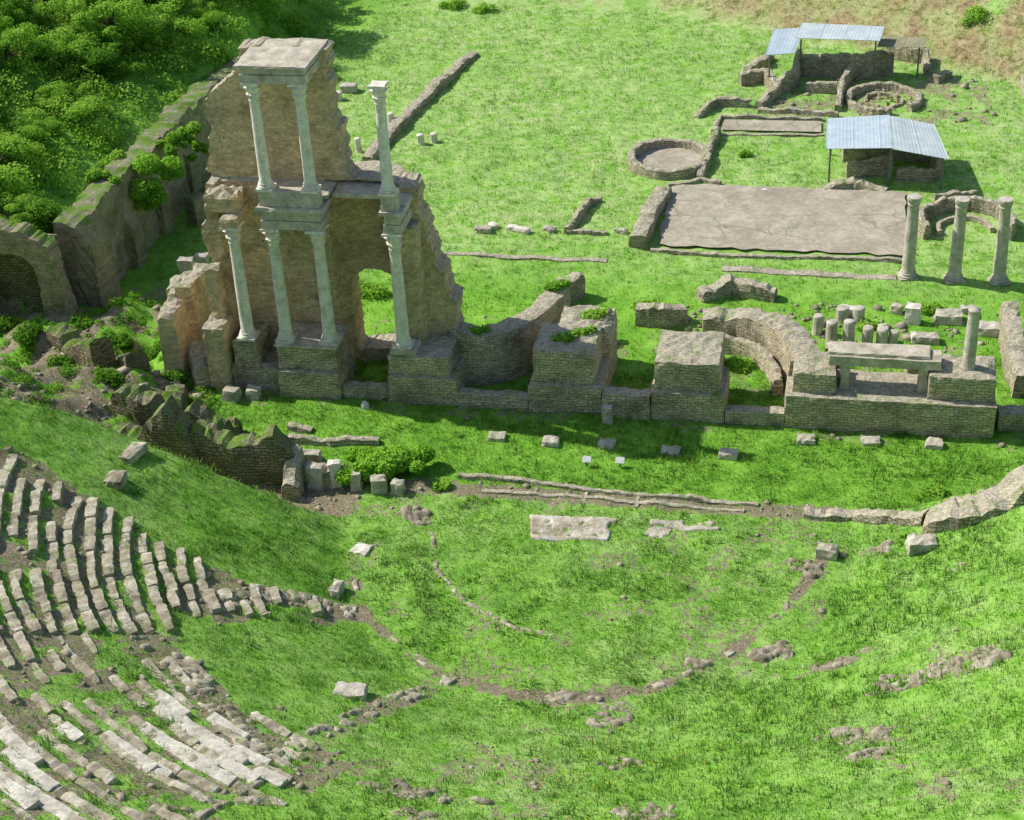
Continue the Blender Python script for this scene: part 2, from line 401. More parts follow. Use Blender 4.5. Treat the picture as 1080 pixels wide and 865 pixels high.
def column(loc,h,r,parent=None,cap=True,name="column",mat=None,tilt=0,rot=0,basep=True):
    mat=mat or M_MAR
    hb=.38 if basep else 0; hc=.85 if cap else 0
    c=mk(name,*lathe(shaft_prof(h-hb-hc,r,r*.85),22,lambda a,k:1+.012*math.sin(3*a+k*1.7)),mat,parent=parent,smooth=True)
    c.location=(loc[0],loc[1],loc[2]+hb); c.rotation_euler=(tilt,tilt*.6,rot)
    if basep:
        b=mk("base",*base_vf(r),mat,parent=c); b.location=(0,0,-hb+.004)
    if cap:
        k=mk("capital",*capital_vf(r*.85),mat,parent=c); k.location=(0,0,h-hb-hc-.004)
    return c
def wallpath(pts,step=.35,closed=False):
    P=[np.array(p,float) for p in pts]
    if closed: P.append(P[0])
    out=[];tt=[]
    for i,(a,b) in enumerate(zip(P[:-1],P[1:])):
        L=np.linalg.norm(b-a); n=max(1,round(L/step))
        for k in range(n):
            out.append(a+(b-a)*k/n); tt.append(i+k/n)
    out.append(P[-1]); tt.append(len(P)-1)
    return np.array(out),np.array(tt)
def ruin_wall(name,pts,hs,thick,label,cat="wall",mat=None,group=None,jag=.22,z0=None,rows=None,step=.24,closed=False,gsm=0,crum=None):
    mat=mat or M_OLD
    if isinstance(hs,(int,float)): hs=[hs]*(len(pts))
    if max(hs)<.7: jag=min(jag,max(hs)*.4)
    crum=jag*.3 if crum is None else crum
    hs=list(hs)+([hs[0]] if closed else [])
    Q,tt=wallpath(pts,step,closed); n=len(Q); r=random.Random(nsd())
    T=np.gradient(Q,axis=0)
    if closed: T[0]=T[-1]=Q[1]-Q[-2]
    T/=np.linalg.norm(T,axis=1)[:,None]+1e-9
    Nn=np.stack([-T[:,1],T[:,0]],1)
    H=np.interp(tt,range(len(hs)),hs); g=terr(Q[:,0],Q[:,1]) if z0 is None else np.full(n,z0)
    gt=g.copy()
    if gsm and n>gsm*2:
        k=np.ones(gsm)/gsm; gt=np.convolve(np.pad(g,(gsm//2,gsm-1-gsm//2),mode='edge'),k,mode='valid')
    sL=np.concatenate([[0],np.cumsum(np.linalg.norm(np.diff(Q,axis=0),axis=1))])
    o0=Q.mean(0); zb=float(g.min())
    rows=rows or max(2,min(14,round(float(H.max())/.35)))
    verts=[];uv=[];faces=[];off=r.uniform(0,50)
    per=2*(rows+1)+2
    jn=vn(sL*.8+off,sL*0+off,3); jn2=vn(sL*2.6+off,sL*0+7,4); wL=vn(sL*1.5+off,sL*0,14)-.5; wR=vn(sL*1.5+off,sL*0,15)-.5
    for i in range(n):
        h=max(.05,H[i]+jag*((jn[i]-.5)*1.4+(jn2[i]-.5)*.7)+r.uniform(-1,1)*crum)
        if closed and i==n-1:
            for c in range(per): verts.append(verts[c]); uv.append((sL[i],uv[c][1]))
            continue
        hL=h+r.uniform(-1.2,.5)*crum-.02; hR=h+r.uniform(-1.2,.5)*crum-.02; zt=gt[i]
        hL=max(hL,.03); hR=max(hR,.03)
        tL=thick/2*(1+.2*wL[i]); tR=thick/2*(1+.2*wR[i])
        for k in range(rows+1):
            z=g[i]-.35+(zt+hL-g[i]+.35)*k/rows; bt=.03*(1-k/rows)*H[i]
            p=Q[i]+Nn[i]*(tL+bt+r.uniform(-.035,.035)-(.05 if k==rows else 0))
            verts.append((p[0]-o0[0],p[1]-o0[1],z-zb)); uv.append((sL[i]+off,z))
        for q_ in (.2,-.2):
            p=Q[i]+Nn[i]*(q_+r.uniform(-.08,.08))*thick; verts.append((p[0]-o0[0],p[1]-o0[1],zt+h+r.uniform(-.5,1)*crum-zb)); uv.append((sL[i]+off,zt+h+thick*(.5+q_)))
        for k in range(rows,-1,-1):
            z=g[i]-.35+(zt+hR-g[i]+.35)*k/rows; bt=.03*(1-k/rows)*H[i]
            p=Q[i]-Nn[i]*(tR+bt+r.uniform(-.035,.035)-(.05 if k==rows else 0))
            verts.append((p[0]-o0[0],p[1]-o0[1],z-zb)); uv.append((sL[i]+off,z))
    for i in range(n-1):
        for c in range(per-1):
            a=i*per+c; faces.append([a,a+1,a+per+1,a+per])
    if not closed:
        faces.append([c for c in range(per-1,-1,-1)]); faces.append([(n-1)*per+c for c in range(per)])
    ob=mk(name,verts,faces,mat,uvs=uv,loc=(o0[0],o0[1],zb))
    return tag(ob,label,cat,group)
def cell_wall(name,poly,holes,yf,yb,dx,dz,mat,parent,jit=.05,seed=1,rag=.5):
    r=random.Random(seed)
    x0=min(p[0] for p in poly); x1=max(p[0] for p in poly); z0=min(p[1] for p in poly); z1=max(p[1] for p in poly)
    nx=math.ceil((x1-x0)/dx); nz=math.ceil((z1-z0)/dz)
    cx=x0+(np.arange(nx)+.5)*dx; cz=z0+(np.arange(nz)+.5)*dz
    X,Z=np.meshgrid(cx,cz,indexing='ij')
    X2=X+(fbm(X*.8,Z*1.1,seed)-.5)*rag*1.6+(vn(X*3,Z*3,seed+6)-.5)*rag*.9; Z2=Z+(fbm(X*1.2,Z*.9,seed+3)-.5)*rag*1.2+(vn(X*3,Z*3,seed+8)-.5)*rag*.7
    keep=inpoly(X2,Z2,poly)
    for h in holes: keep&=~h(X,Z)
    K=np.zeros((nx+2,nz+2),bool); K[1:-1,1:-1]=keep
    cnt=K[:-1,:-1].astype(int)+K[1:,:-1]+K[:-1,1:]+K[1:,1:]
    bd=(cnt>0)&(cnt<4)
    VX,VZ=np.meshgrid(x0+np.arange(nx+1)*dx,z0+np.arange(nz+1)*dz,indexing='ij')
    VX=VX.copy(); VZ=VZ.copy(); base=VZ<=z0+1e-6
    for _ in range(2):
        sxv=np.zeros_like(VX); szv=np.zeros_like(VX); c_=np.zeros_like(VX)
        for ax,sh in ((0,1),(0,-1),(1,1),(1,-1)):
            b2=np.roll(bd,sh,ax); s1=np.roll(VX,sh,ax); s2=np.roll(VZ,sh,ax)
            if ax==0: b2[0 if sh==1 else -1]=False
            else: b2[:,0 if sh==1 else -1]=False
            sxv+=np.where(b2,s1,0); szv+=np.where(b2,s2,0); c_+=b2
        ok=bd&(c_>=2)&~base
        VX=np.where(ok,.4*VX+.6*sxv/np.maximum(c_,1),VX); VZ=np.where(ok,.4*VZ+.6*szv/np.maximum(c_,1),VZ)
    V={};verts=[];faces=[]
    def g(i,k,s):
        q=(i,k,s)
        if q not in V:
            x=float(VX[i,k]); z=float(VZ[i,k])
            y=(yf(x,z) if s==0 else yb(x,z))
            w=(float(vn(x*1.2+seed,z*1.2,8))-.5)*.12
            jj=jit*(1.5 if bd[i,k] else 1)
            V[q]=len(verts); verts.append((x+r.uniform(-jj,jj),y+w+r.uniform(-jit,jit)*.4,z+(r.uniform(-jj,jj)*.9 if k>0 else 0)))
        return V[q]
    for i in range(nx):
        for k in range(nz):
            if not keep[i,k]: continue
            faces.append([g(i,k,0),g(i+1,k,0),g(i+1,k+1,0),g(i,k+1,0)])
            faces.append([g(i+1,k,1),g(i,k,1),g(i,k+1,1),g(i+1,k+1,1)])
            if i==0 or not keep[i-1,k]: faces.append([g(i,k,1),g(i,k,0),g(i,k+1,0),g(i,k+1,1)])
            if i==nx-1 or not keep[i+1,k]: faces.append([g(i+1,k,0),g(i+1,k,1),g(i+1,k+1,1),g(i+1,k+1,0)])
            if k==0 or not keep[i,k-1]: faces.append([g(i,k,1),g(i+1,k,1),g(i+1,k,0),g(i,k,0)])
            if k==nz-1 or not keep[i,k+1]: faces.append([g(i,k+1,0),g(i+1,k+1,0),g(i+1,k+1,1),g(i,k+1,1)])
    return mk(name,verts,faces,mat,parent=parent)
def rough_block(name,u,v,size,label,cat,rot=None,mat=None,group=None,seed=None,z=None,chip=.06,xy=None,sink=.08,tilt=0):
    p=xy or survey(u,v); zz=th(*p) if z is None else z
    vf=boxmesh(-size[0]/2,size[0]/2,-size[1]/2,size[1]/2,0,size[2]+sink,max(.22,min(size)*.6),min(size)*.05+.012,seed or nsd(),chip)
    o=mk(name,*vf,mat or M_GST,loc=(p[0],p[1],zz-sink),rot=-SA if rot is None else rot)
    o.rotation_euler[1]=tilt
    return tag(o,label,cat,group)
# ---------------------------------------------------------------- terrain sheet
def axis(a,b,st,lo,hi):
    c=np.arange(a,b+.001,st); l=[];x=a;d=st
    while x>lo: d*=1.25; x-=d; l.append(x)
    h=[];x=c[-1];d=st
    while x<hi: d*=1.25; x+=d; h.append(x)
    return np.concatenate([l[::-1],c,h])
gx=axis(-38,48,.28,-450,450); gy=axis(34,112,.28,-120,700)
GX,GY_=np.meshgrid(gx,gy,indexing='ij'); GZ=terr(GX,GY_)
me=bpy.data.meshes.new("ground"); nx,ny=GX.shape
co=np.stack([GX,GY_,GZ],-1).reshape(-1,3)
idx=np.arange(nx*ny).reshape(nx,ny)
q=np.stack([idx[:-1,:-1],idx[1:,:-1],idx[1:,1:],idx[:-1,1:]],-1).reshape(-1,4)
def fastmesh(me,co,q,k):
    me.vertices.add(len(co)); me.vertices.foreach_set("co",co.astype('f').ravel())
    me.loops.add(q.size); me.loops.foreach_set("vertex_index",q.ravel().astype('i'))
    me.polygons.add(len(q)); me.polygons.foreach_set("loop_start",(np.arange(len(q))*k).astype('i'))
    me.update(calc_edges=True)
fastmesh(me,co,q,4)
me.polygons.foreach_set("use_smooth",np.ones(len(q),bool)); me.materials.append(M_G)
dm,dy,pv=masks(GX,GY_)
for nm,ar in (("dirt",dm),("dry",dy)):
    at=me.attributes.new(nm,'FLOAT','POINT'); at.data.foreach_set("value",ar.ravel().astype('f'))
ground=bpy.data.objects.new("ground",me); COL.objects.link(ground); ground["kind"]="structure"
# ---------------------------------------------------------------- grass tufts
def scatter(n,xr,yr,dens_fn):
    X=rng.uniform(*xr,n); Y=rng.uniform(*yr,n); Z=terr(X,Y)
    u,v,w=proj(X,Y,Z); d,dr,pv=masks(X,Y)
    k=(u>-140)&(u<1220)&(v>-60)&(v<1010)&(~pv)&(rng.random(n)>d*.85+.02)&(rng.random(n)<dens_fn(X,Y))
    return X[k],Y[k],Z[k],dr[k]
def tufts(name,X,Y,Z,dr,hmin,hmax,wd,nb,label):
    n=len(X); P=[];T=[]
    for b in range(nb):
        a=rng.uniform(0,2*np.pi,n); h=rng.uniform(hmin,hmax,n)*(.4+1.3*fbm(X*.8,Y*.8,77)); l=rng.uniform(.1,.8,n)*h
        ox=rng.normal(0,.11,n); oy=rng.normal(0,.11,n); w=wd*rng.uniform(.7,1.3,n)
        dxs,dys=np.cos(a),np.sin(a)
        bx,by=X+ox,Y+oy
        v0=np.stack([bx-dys*w,by+dxs*w,Z-.03],-1); v1=np.stack([bx+dys*w,by-dxs*w,Z-.03],-1)
        v2=np.stack([bx+dxs*l,by+dys*l,Z+h],-1)
        P.append(np.stack([v0,v1,v2],1)); T.append(rng.random(n))
    co=np.concatenate(P).reshape(-1,3); q=np.arange(len(co)).reshape(-1,3)
    me=bpy.data.meshes.new(name); fastmesh(me,co,q,3); me.materials.append(M_B)
    t=me.attributes.new("tone",'FLOAT','POINT'); t.data.foreach_set("value",np.repeat(np.concatenate(T),3).astype('f'))
    t=me.attributes.new("dry",'FLOAT','POINT'); t.data.foreach_set("value",np.repeat(np.concatenate([dr]*nb),3).astype('f'))
    o=bpy.data.objects.new(name,me); COL.objects.link(o); o["kind"]="stuff"; tag(o,label,"grass")
near=scatter(160000,(-26,30),(34,70),lambda X,Y:.45+.75*vn(X*1.2,Y*1.2,12))
tufts("meadow_grass",*near,.05,.15,.017,4,"lush green meadow grass covering the orchestra and seating slope")
far=scatter(110000,(-30,45),(66,135),lambda X,Y:.35+.65*vn(X*.5,Y*.5,3))
tufts("field_grass",*far,.08,.20,.026,2,"bright green field grass behind the stage ruins")
# ---------------------------------------------------------------- stage building (tower)
ROT=-SA
root=empty("roman_stage_building",(AX,AY,0),ROT)
tag(root,"tall two-storey Roman stage building ruin with marble columns","ruin")
def bumpf(x): 
    t=(x-4.45)/1.75
    return 1.35*math.sqrt(max(0,1-t*t)) if abs(t)<1 else 0
outline=[(-3.6,-.3),(-3.6,3),(-3.4,5.5),(-3.5,8),(-3.15,10.2),(-2.85,12),(-2.7,14.0),(-2.3,14.7),(-1.6,15.1),(-1.1,15.7),(-.9,16.75),(3.35,16.75),(3.4,14),(3.55,12),(3.75,10.9),(4.3,10.5),(6.9,10.4),(7.15,9),(7.5,7.6),(7.8,6.2),(8.1,5),(8.5,4.2),(8.6,-.3)]
def door(X,Z): return (X>3.1)&(X<5.3)&(Z>.7)&(Z<4.75+.4*np.sqrt(np.clip(1-((X-4.2)/1.1)**2,0,1)))
def puts(X,Z):
    k=np.zeros(X.shape,bool)
    for x,z in ((-2.1,12.3),(-2.4,9.6),(-2.6,6.4),(-.6,12.4),(1.6,12.5),(1.5,14.4),(3.0,12.3),(-.7,7.2),(1.5,7.2),(-.8,4.8),(1.6,5.0)): k|=(abs(X-x)<.1)&(abs(Z-z)<.1)
    return k
def yfn(x,z):
    y=2.6+bumpf(x) if z<10.3 else 2.85
    if x<-2.6 and z<10.3: y-=.5
    return y
cell_wall("wall",outline,[door,puts],yfn,lambda x,z:yfn(x,z)+(1.5 if z<10.3 else 1.15),.16,.13,M_TOW,root,.03,5,.4)
mk("side_wall",*merge([boxmesh(-3.65,-2.55,.2,2.15,-.2,3.5,.3,.025,11,.06,.12),boxmesh(-3.5,-2.75,1.3,2.15,3.4,6.2,.3,.03,12,.08,.2)]),M_TOW,parent=root)
mk("pier",*boxmesh(6.05,7.15,1.7,3.2,0,8.6,.28,.03,13,.08),M_TOW,parent=root)
mk("podium",*merge([boxmesh(0,3.15,0,2.9,-.3,1.45,.35,.025,14,.04),boxmesh(-2.6,0.02,.45,2.9,-.3,1.3,.35,.04,15,.08,.12)]),M_POD,parent=root)
mk("pedestal",*boxmesh(.05,3.05,.28,2.4,1.45,2.68,.35,.02,16,.04),M_POD,parent=root)
mk("pedestal",*boxmesh(-2.3,-1.0,.5,2.5,1.3,2.68,.35,.03,17,.06),M_POD,parent=root)
mk("plinth",*boxmesh(-.02,3.12,.2,2.5,2.68,2.8,.5,.012,18,.02),M_COR,parent=root)
mk("low_wall",*boxmesh(3.17,5.55,.15,.75,-.3,.75,.3,.04,19,.06,.1),M_POD,parent=root)
mk("podium",*merge([boxmesh(5.5,8.95,0,2.7,-.3,1.5,.35,.025,20,.05),boxmesh(5.55,8.6,.25,2.62,1.5,2.55,.35,.035,21,.06,.06)]),M_POD,parent=root)
mk("plinth",*boxmesh(5.7,7.0,.3,1.5,2.55,2.78,.5,.015,22,.02),M_COR,parent=root)
for x in (-1.5,.45,2.65,6.3): column((x,.85,2.78),6.05,.31,root)
for x in (.45,2.6,6.25): column((x,.85,10.72),5.23,.27,root)
def entab(x0,x1,y0,y1,z0,h1,h2,h3,seed,jt=.02,ch=.08,ov=.2):
    a=boxmesh(x0,x1,y0,y1,z0,z0+h1,.4,jt,seed,.04)
    b=boxmesh(x0+.06,x1-.06,y0+.06,y1,z0+h1,z0+h1+h2,.4,jt,seed+1,.04)
    c=boxmesh(x0-ov,x1+ov,y0-ov,y1,z0+h1+h2,z0+h1+h2+h3,.35,jt*1.3,seed+2,ch)
    return merge([a,b,c])
mk("entablature",*entab(.05,3.05,.5,2.7,8.83,.45,.5,.2,31,.015,.05,.14),M_COR,parent=root)
mk("entablature",*entab(5.9,6.8,.5,2.7,8.83,.45,.5,.2,35,.015,.05,.14),M_COR,parent=root)
mk("entablature",*merge([boxmesh(-2.0,-1.1,.45,2.4,8.83,9.3,.3,.03,36,.07),boxmesh(-2.9,-1.25,1.1,2.4,9.3,10.2,.25,.04,37,.1,.2)]),M_TOW,parent=root)
mk("plinth",*boxmesh(.1,2.98,.55,1.25,9.98,10.73,.4,.02,38,.04),M_COR,parent=root)
mk("plinth",*boxmesh(5.88,6.68,.5,1.3,9.98,10.73,.4,.02,39,.04),M_COR,parent=root)
mk("ledge",*merge([boxmesh(3.25,5.7,1.75,4.3,9.98,10.22,.3,.025,43,.07),boxmesh(-.05,3.2,1.27,3.0,10.12,10.30,.3,.02,44,.05)]),M_COR,parent=root)
mk("cornice",*entab(.0,3.05,.5,4.0,15.95,.40,.34,.13,40,.01,.04,.16),M_COR,parent=root)
# ---------------------------------------------------------------- podium ruins further along
def fx(u):
    p=survey(u,418+(u-295)*.0664,0); return to_stage(*p)[0]
def sthing(name,parts,mat,label,cat,group=None,z=0):
    v,f=merge(parts); v=np.array(v); c=(v.min(0)+v.max(0))/2; z0=v[:,2].min()
    w=W(c[0],c[1]); o=mk(name,v-np.array([c[0],c[1],z0]),f,mat,loc=(w[0],w[1],z0+z),rot=ROT)
    return tag(o,label,cat,group)
def SW(pts): return [W(*p) for p in pts]
def smoothpts(pts,k=4):
    P=np.array(pts,float); t=np.arange(len(P)); tt=np.linspace(0,len(P)-1,(len(P)-1)*k+1); out=[]
    for q in tt:
        i=int(min(max(math.floor(q),0),len(P)-2)); f=q-i; p0=P[max(i-1,0)];p1=P[i];p2=P[i+1];p3=P[min(i+2,len(P)-1)]
        out.append(tuple(.5*((2*p1)+(-p0+p2)*f+(2*p0-5*p1+4*p2-p3)*f*f+(-p0+3*p1-3*p2+p3)*f**3)))
    return out
ruin_wall("curved_wall",SW(smoothpts([(8.0,3.2),(9.0,2.75),(10.0,2.9),(11.0,3.6),(11.8,4.7),(12.4,6.2),(12.7,7.8)],3)),2.75,1.15,"curved pale masonry wall sweeping back from the podium","wall",M_POD,jag=.14,z0=0)
ruin_wall("podium_wall",SW([(8.9,.35),(12.4,.4)]),[.75,.7],.7,"low masonry wall joining two stage podium blocks","wall",M_POD,jag=.08)
xC0,xC1=fx(557),fx(635); xD0,xD1=fx(685),fx(764); xE0,xE1=fx(826),fx(1048)
sthing("podium_block",[boxmesh(xC0,xC1,0,3.0,-.3,1.5,.35,.025,51,.05),boxmesh(xC0+.2,xC1-.4,.3,3.2,1.5,3.2,.33,.03,52,.06,.08),boxmesh(xC0+.9,xC1+.0,2.9,5.6,-.2,2.9,.33,.05,53,.12,.2)],M_POD,"stepped masonry podium block with grass growing on top","ruin")
ruin_wall("podium_wall",SW([(xC1,.3),(xD0,.3)]),[1.25,1.25],.8,"low masonry wall joining two stage podium blocks","wall",M_POD,jag=.06)
sthing("podium_block",[boxmesh(xD0,xD1,-.05,3.1,-.3,1.5,.35,.025,54,.05),boxmesh(xD0+.15,xD1-.3,.25,3.4,1.5,3.0,.33,.03,55,.05,.06)],M_POD,"square masonry podium block with flat rubble top","ruin")
ruin_wall("podium_wall",SW([(xD1,.3),(xE0,.3)]),[.7,.7],.7,"low masonry wall closing a curved niche","wall",M_POD,jag=.08)
ar=[(20.6+4.6*math.cos(math.radians(a)),2.6+5.4*math.sin(math.radians(a))) for a in range(98,-12,-6)]
ruin_wall("curved_wall",SW(ar),list(np.linspace(1.5,2.4,len(ar))),1.3,"thick curved pale rubble wall of a semicircular niche","wall",M_POD,jag=.28,crum=.05)
ar=[(20.6+3.4*math.cos(math.radians(a)),2.6+4.1*math.sin(math.radians(a))) for a in range(80,0,-6)]
ruin_wall("inner_curved_wall",SW(ar),.9,.5,"lower inner ring of a curved niche wall","wall",M_POD,jag=.15)
sthing("podium_block",[boxmesh(xE0,xE1,-.1,2.6,-.4,1.75,.35,.025,56,.04),boxmesh(xE0+.3,26.7,.3,2.5,1.75,2.75,.33,.03,57,.06,.06),boxmesh(30.75,xE1-.1,.3,2.5,1.75,2.95,.33,.03,58,.06,.06)],M_POD,"long masonry podium with raised ends on grass","ruin")
dr=empty("doorway",(*W(28.8,1.3),1.75),ROT); tag(dr,"low stone doorway with flat lintel on podium","doorway")
for x in (-1.75,1.75): mk("post",*boxmesh(x-.22,x+.22,-.5,.5,0,1.25,.4,.02,nsd(),.04),M_COR,parent=dr)
mk("lintel",*merge([boxmesh(-2.5,2.5,-.55,.6,1.25,1.72,.45,.02,61,.04),boxmesh(-2.55,2.0,-.4,.7,1.72,1.86,.4,.02,62,.05)]),M_COR,parent=dr)
xs=to_stage(*survey(1022,398,2.95))
cf=column((*W(xs[0],1.3),2.92),3.0,.29,cap=False,name="broken_column",basep=False,mat=M_GST); tag(cf,"broken grey column shaft standing on masonry podium","column")
ruin_wall("ruin_wall",SW([(xE1+.2,1.2),(xE1+4.5,1.4)]),[1.0,1.2],.9,"low dark masonry wall beside the podium end","wall",M_POD)
for pts,hs,t,lb in [
 ([(672,340),(700,343),(722,338)],[1.1,1.0,.7],.8,"short broken wall with weeds behind the podium"),
 ([(738,318),(770,308),(818,316)],[.6,.9,.6],.8,"jagged rubble wall above the curved niche"),
 ([(590,322),(612,310)],[1.4,1.2],.8,"crumbled wall stub at the end of a curved wall"),
 ([(1062,350),(1068,385),(1078,420)],[1.7,1.4,1.2],.9,"thick grey retaining wall with worn top"),
 ([(870,378),(930,382)],[.7,.6],.6,"low wall behind the stone doorway"),
 ([(955,395),(1000,392)],[.8,.7],.6,"low wall behind the stone doorway"),
 ([(470,268),(540,273),(640,276)],[.10,.12,.10],.5,"long low foundation wall in grass"),
 ([(762,284),(850,289),(945,294)],[.07,.09,.07],.7,"gravelly low foundation strip in grass"),
 ([(598,247),(620,218),(632,212)],[.45,.5,.25],.45,"L-shaped low wall corner in grass"),
 ([(598,247),(640,248)],[.25,.2],.35,"low kerb wall of a small room"),
 ([(388,172),(415,140),(455,100),(500,58)],[.45,.5,.5,.4],.8,"long low foundation wall of a vanished portico"),
 ([(673,262),(684,235),(700,205)],[.7,.9,.6],1.0,"thick rubble wall bordering the bare pool floor"),
 ([(686,266),(800,272),(955,277)],[.18,.18,.18],.35,"low front kerb wall of the pool floor"),
 ([(704,198),(740,192),(760,195)],[.3,.3,.25],.4,"low back wall of the pool floor"),
 ([(868,201),(900,197),(935,203)],[.3,.5,.3],.8,"low rubble wall in front of the shelter"),
 ([(738,190),(748,160),(756,142)],[.35,.5,.45],.5,"low wall next to the round basin"),
 ([(752,140),(760,126),(868,128)],[.25,.25,.22],.35,"low wall around a paved bath room"),
 ([(752,143),(810,143),(868,143)],[.12,.12,.12],.35,"low wall around a paved bath room"),
 ([(735,125),(755,112),(790,112)],[.35,.45,.55],.45,"low rubble wall at the bath entrance"),
 ([(780,90),(808,85),(820,100),(800,115)],[.8,.95,.8,.5],.6,"broken bath wall beside the metal shelter"),
 ([(820,100),(838,92),(842,75)],[.9,1.2,1.5],.5,"broken bath wall under the metal shelter"),
 ([(845,80),(900,82),(940,78)],[1.5,1.8,1.5],.6,"tall bath wall with dark recess beneath shelter"),
 ([(850,97),(882,99)],[.7,.9],.45,"inner bath wall in shade of the shelter"),
 ([(884,118),(888,95),(900,80)],[.5,.8,1.3],.45,"bath dividing wall of rough stone"),
 ([(935,62),(975,66),(978,80)],[.9,1.0,.6],.5,"ruined wall at the end of the baths"),
 ([(800,118),(850,121),(884,124)],[.25,.3,.4],.45,"low broken bath wall above the paved room"),
 ([(788,78),(805,70),(812,62)],[.5,.7,.4],.7,"crumbled wall lump beside the shelter"),
 ([(985,88),(1000,82)],[.6,.4],.7,"isolated lump of rubble wall"),
 ([(892,186),(940,184)],[1.0,1.2],.5,"ruined wall sheltered under metal roof"),
 ([(888,170),(940,166),(985,172),(990,190)],[1.5,1.7,1.7,1.3],.45,"ruined wall sheltered under metal roof"),
 ([(945,190),(985,192)],[.6,.9],.5,"ruined front wall sheltered under metal roof"),
 ([(1079,85),(1090,125)],[.4,.4],.5,"low wall at the edge of the baths"),
 ([(985,212),(1030,207)],[.4,.4],.4,"short wall segment beside the curved exedra"),
 ]:
    ruin_wall("ruin_wall",S(*pts),hs,t,lb,"wall",M_OLD,jag=.22,crum=min(.06,max(hs)*.1))
def ring(u,v,R,t,h,label,a0=0,a1=360,name="round_basin",jag=.10):
    c=survey(u,v); n=max(8,int(abs(a1-a0)/10))
    full=abs(a1-a0)>=359
    pts=[(c[0]+R*math.cos(math.radians(a0+(a1-a0)*k/n)),c[1]+R*math.sin(math.radians(a0+(a1-a0)*k/n))) for k in range(n+(0 if full else 1))]
    ruin_wall(name,pts,h,t,label,"ruin",M_OLD,jag=jag,closed=full)
    return c
c1=ring(706,172,2.35,.5,.6,"round stone basin with thick rubble rim")
ring(932,108,2.3,.5,.45,"round heated bath room with broken rubble rim",-60,270,jag=.2)
ring(932,108,1.2,.25,.2,"inner brick ring of a bath room",name="inner_ring",jag=.15)
for k in range(9):
    a=k*2.4; c0=survey(932,108); rr=.5+.9*((k*37)%10)/10
    X_,Y_=c0[0]+rr*math.cos(a),c0[1]+rr*math.sin(a)
    rough_block("brick_pillar",0,0,(.25,.25,.4),"small brick hypocaust pillar in the round room","pillar",mat=M_TOW,xy=(X_,Y_),group="brick hypocaust pillars")
ring(1018,242,2.5,.45,.85,"open curved exedra wall behind standing columns",-40,200,name="curved_exedra_wall",jag=.2)
ring(1018,246,1.5,.35,.3,"low inner curved wall of exedra",-10,190,name="curved_exedra_wall")
def disc(name,c,R,z,mat):
    vs=[(0,0,0)]+[(R*math.cos(a)*(1+.03*math.sin(5*a)),R*math.sin(a)*(1+.03*math.cos(3*a)),0) for a in np.linspace(0,2*math.pi,33)[:-1]]
    o=mk(name,vs,[[0,i,i%32+1] for i in range(1,33)],mat,loc=(c[0],c[1],z)); o["kind"]="structure"
disc("basin_floor",c1,2.2,th(*c1)+.14,M_FLOOR)
gxp=np.linspace(16.5,30.2,60); gyp=np.linspace(17.9,26.2,40); vs=[];fs=[]
for i,x in enumerate(gxp):
    for j,y in enumerate(gyp):
        ex=.35*(float(vn(y*1.5,i*0,4))-.5) if i in(0,59) else 0; ey=.4*(float(vn(x*1.5,0,6))-.5) if j in(0,39) else 0
        w=W(x+ex,y+ey); vs.append((w[0],w[1],th(*w)*.3+.14))
for i in range(59):
    for j in range(39): fs.append([i*40+j,(i+1)*40+j,(i+1)*40+j+1,i*40+j+1])
pf=mk("pool_floor",vs,fs,M_FLOOR,smooth=True); pf["kind"]="structure"
pts=S((760,139),(866,141),(866,130),(764,128)); g=max(th(*p) for p in pts)+.1
pf=mk("paved_floor",[(x,y,g) for x,y in pts],[[0,1,2,3]],M_FLOOR); pf["kind"]="structure"
for u,v,tl in ((957,293,.0),(1006,296,.0),(1053,298,-.03)):
    p=survey(u,v); c=column((p[0],p[1],th(*p)),4.35,.34,cap=False,name="standing_column",mat=M_GST,tilt=tl)
    tag(c,"plain standing portico column of weathered stone" if tl==0 else "slightly leaning portico column of weathered stone","column","standing portico columns")
    k=mk("capital",*lathe([(.27,0),(.3,.08),(.36,.2),(.38,.28),(.38,.4)],18),M_GST,parent=c); k.location=(0,0,3.96)
# ---------------------------------------------------------------- shelters
def sheet(name,cs,mat,parent,waves=22):
    c=[np.array(x,float) for x in cs]; n=waves*4; V=[];Fc=[]
    for i in range(n+1):
        s=i/n; w=.004*math.sin(i*math.pi/2)+(.02 if (i%28)==0 else 0)
        for j,t in enumerate((0,.5,1)):
            p=(c[0]*(1-s)+c[1]*s)*(1-t)+(c[3]*(1-s)+c[2]*s)*t; V.append((p[0],p[1],p[2]+w+(.02*math.sin(s*9) if j==1 else 0)))
    m0=len(V); V+=[(x,y,z-.03) for x,y,z in V]
    for i in range(n):
        for j in range(2):
            a=i*3+j; Fc.append([a,a+3,a+4,a+1]); Fc.append([m0+a+1,m0+a+4,m0+a+3,m0+a])
        a=i*3; Fc.append([a,m0+a,m0+a+3,a+3]); Fc.append([a+2,a+5,m0+a+5,m0+a+2])
    return mk(name,V,Fc,mat,parent=parent)
def shelter(panels,label,posts):
    c=survey(panels[0][0][0][0],panels[0][0][0][1],0); g=th(*c); e=empty("shelter",(c[0],c[1],g)); tag(e,label,"shelter")
    for corners,mat in panels:
        cs=[]
        for (u,v,z) in corners:
            x,y=survey(u,v,z); cs.append((x-c[0],y-c[1],z-g))
        sheet("roof",cs,mat,e,int(max(8,math.dist(cs[0],cs[1])/.22)))
    for (u,v,z) in posts:
        x,y=survey(u,v,z); z0=th(x,y)-.1
        q=mk("post",*boxmesh(-.05,.05,-.05,.05,0,z-.05-z0-.06,5,.0,1),M_POST,parent=e); q.location=(x-c[0],y-c[1],z0-g)
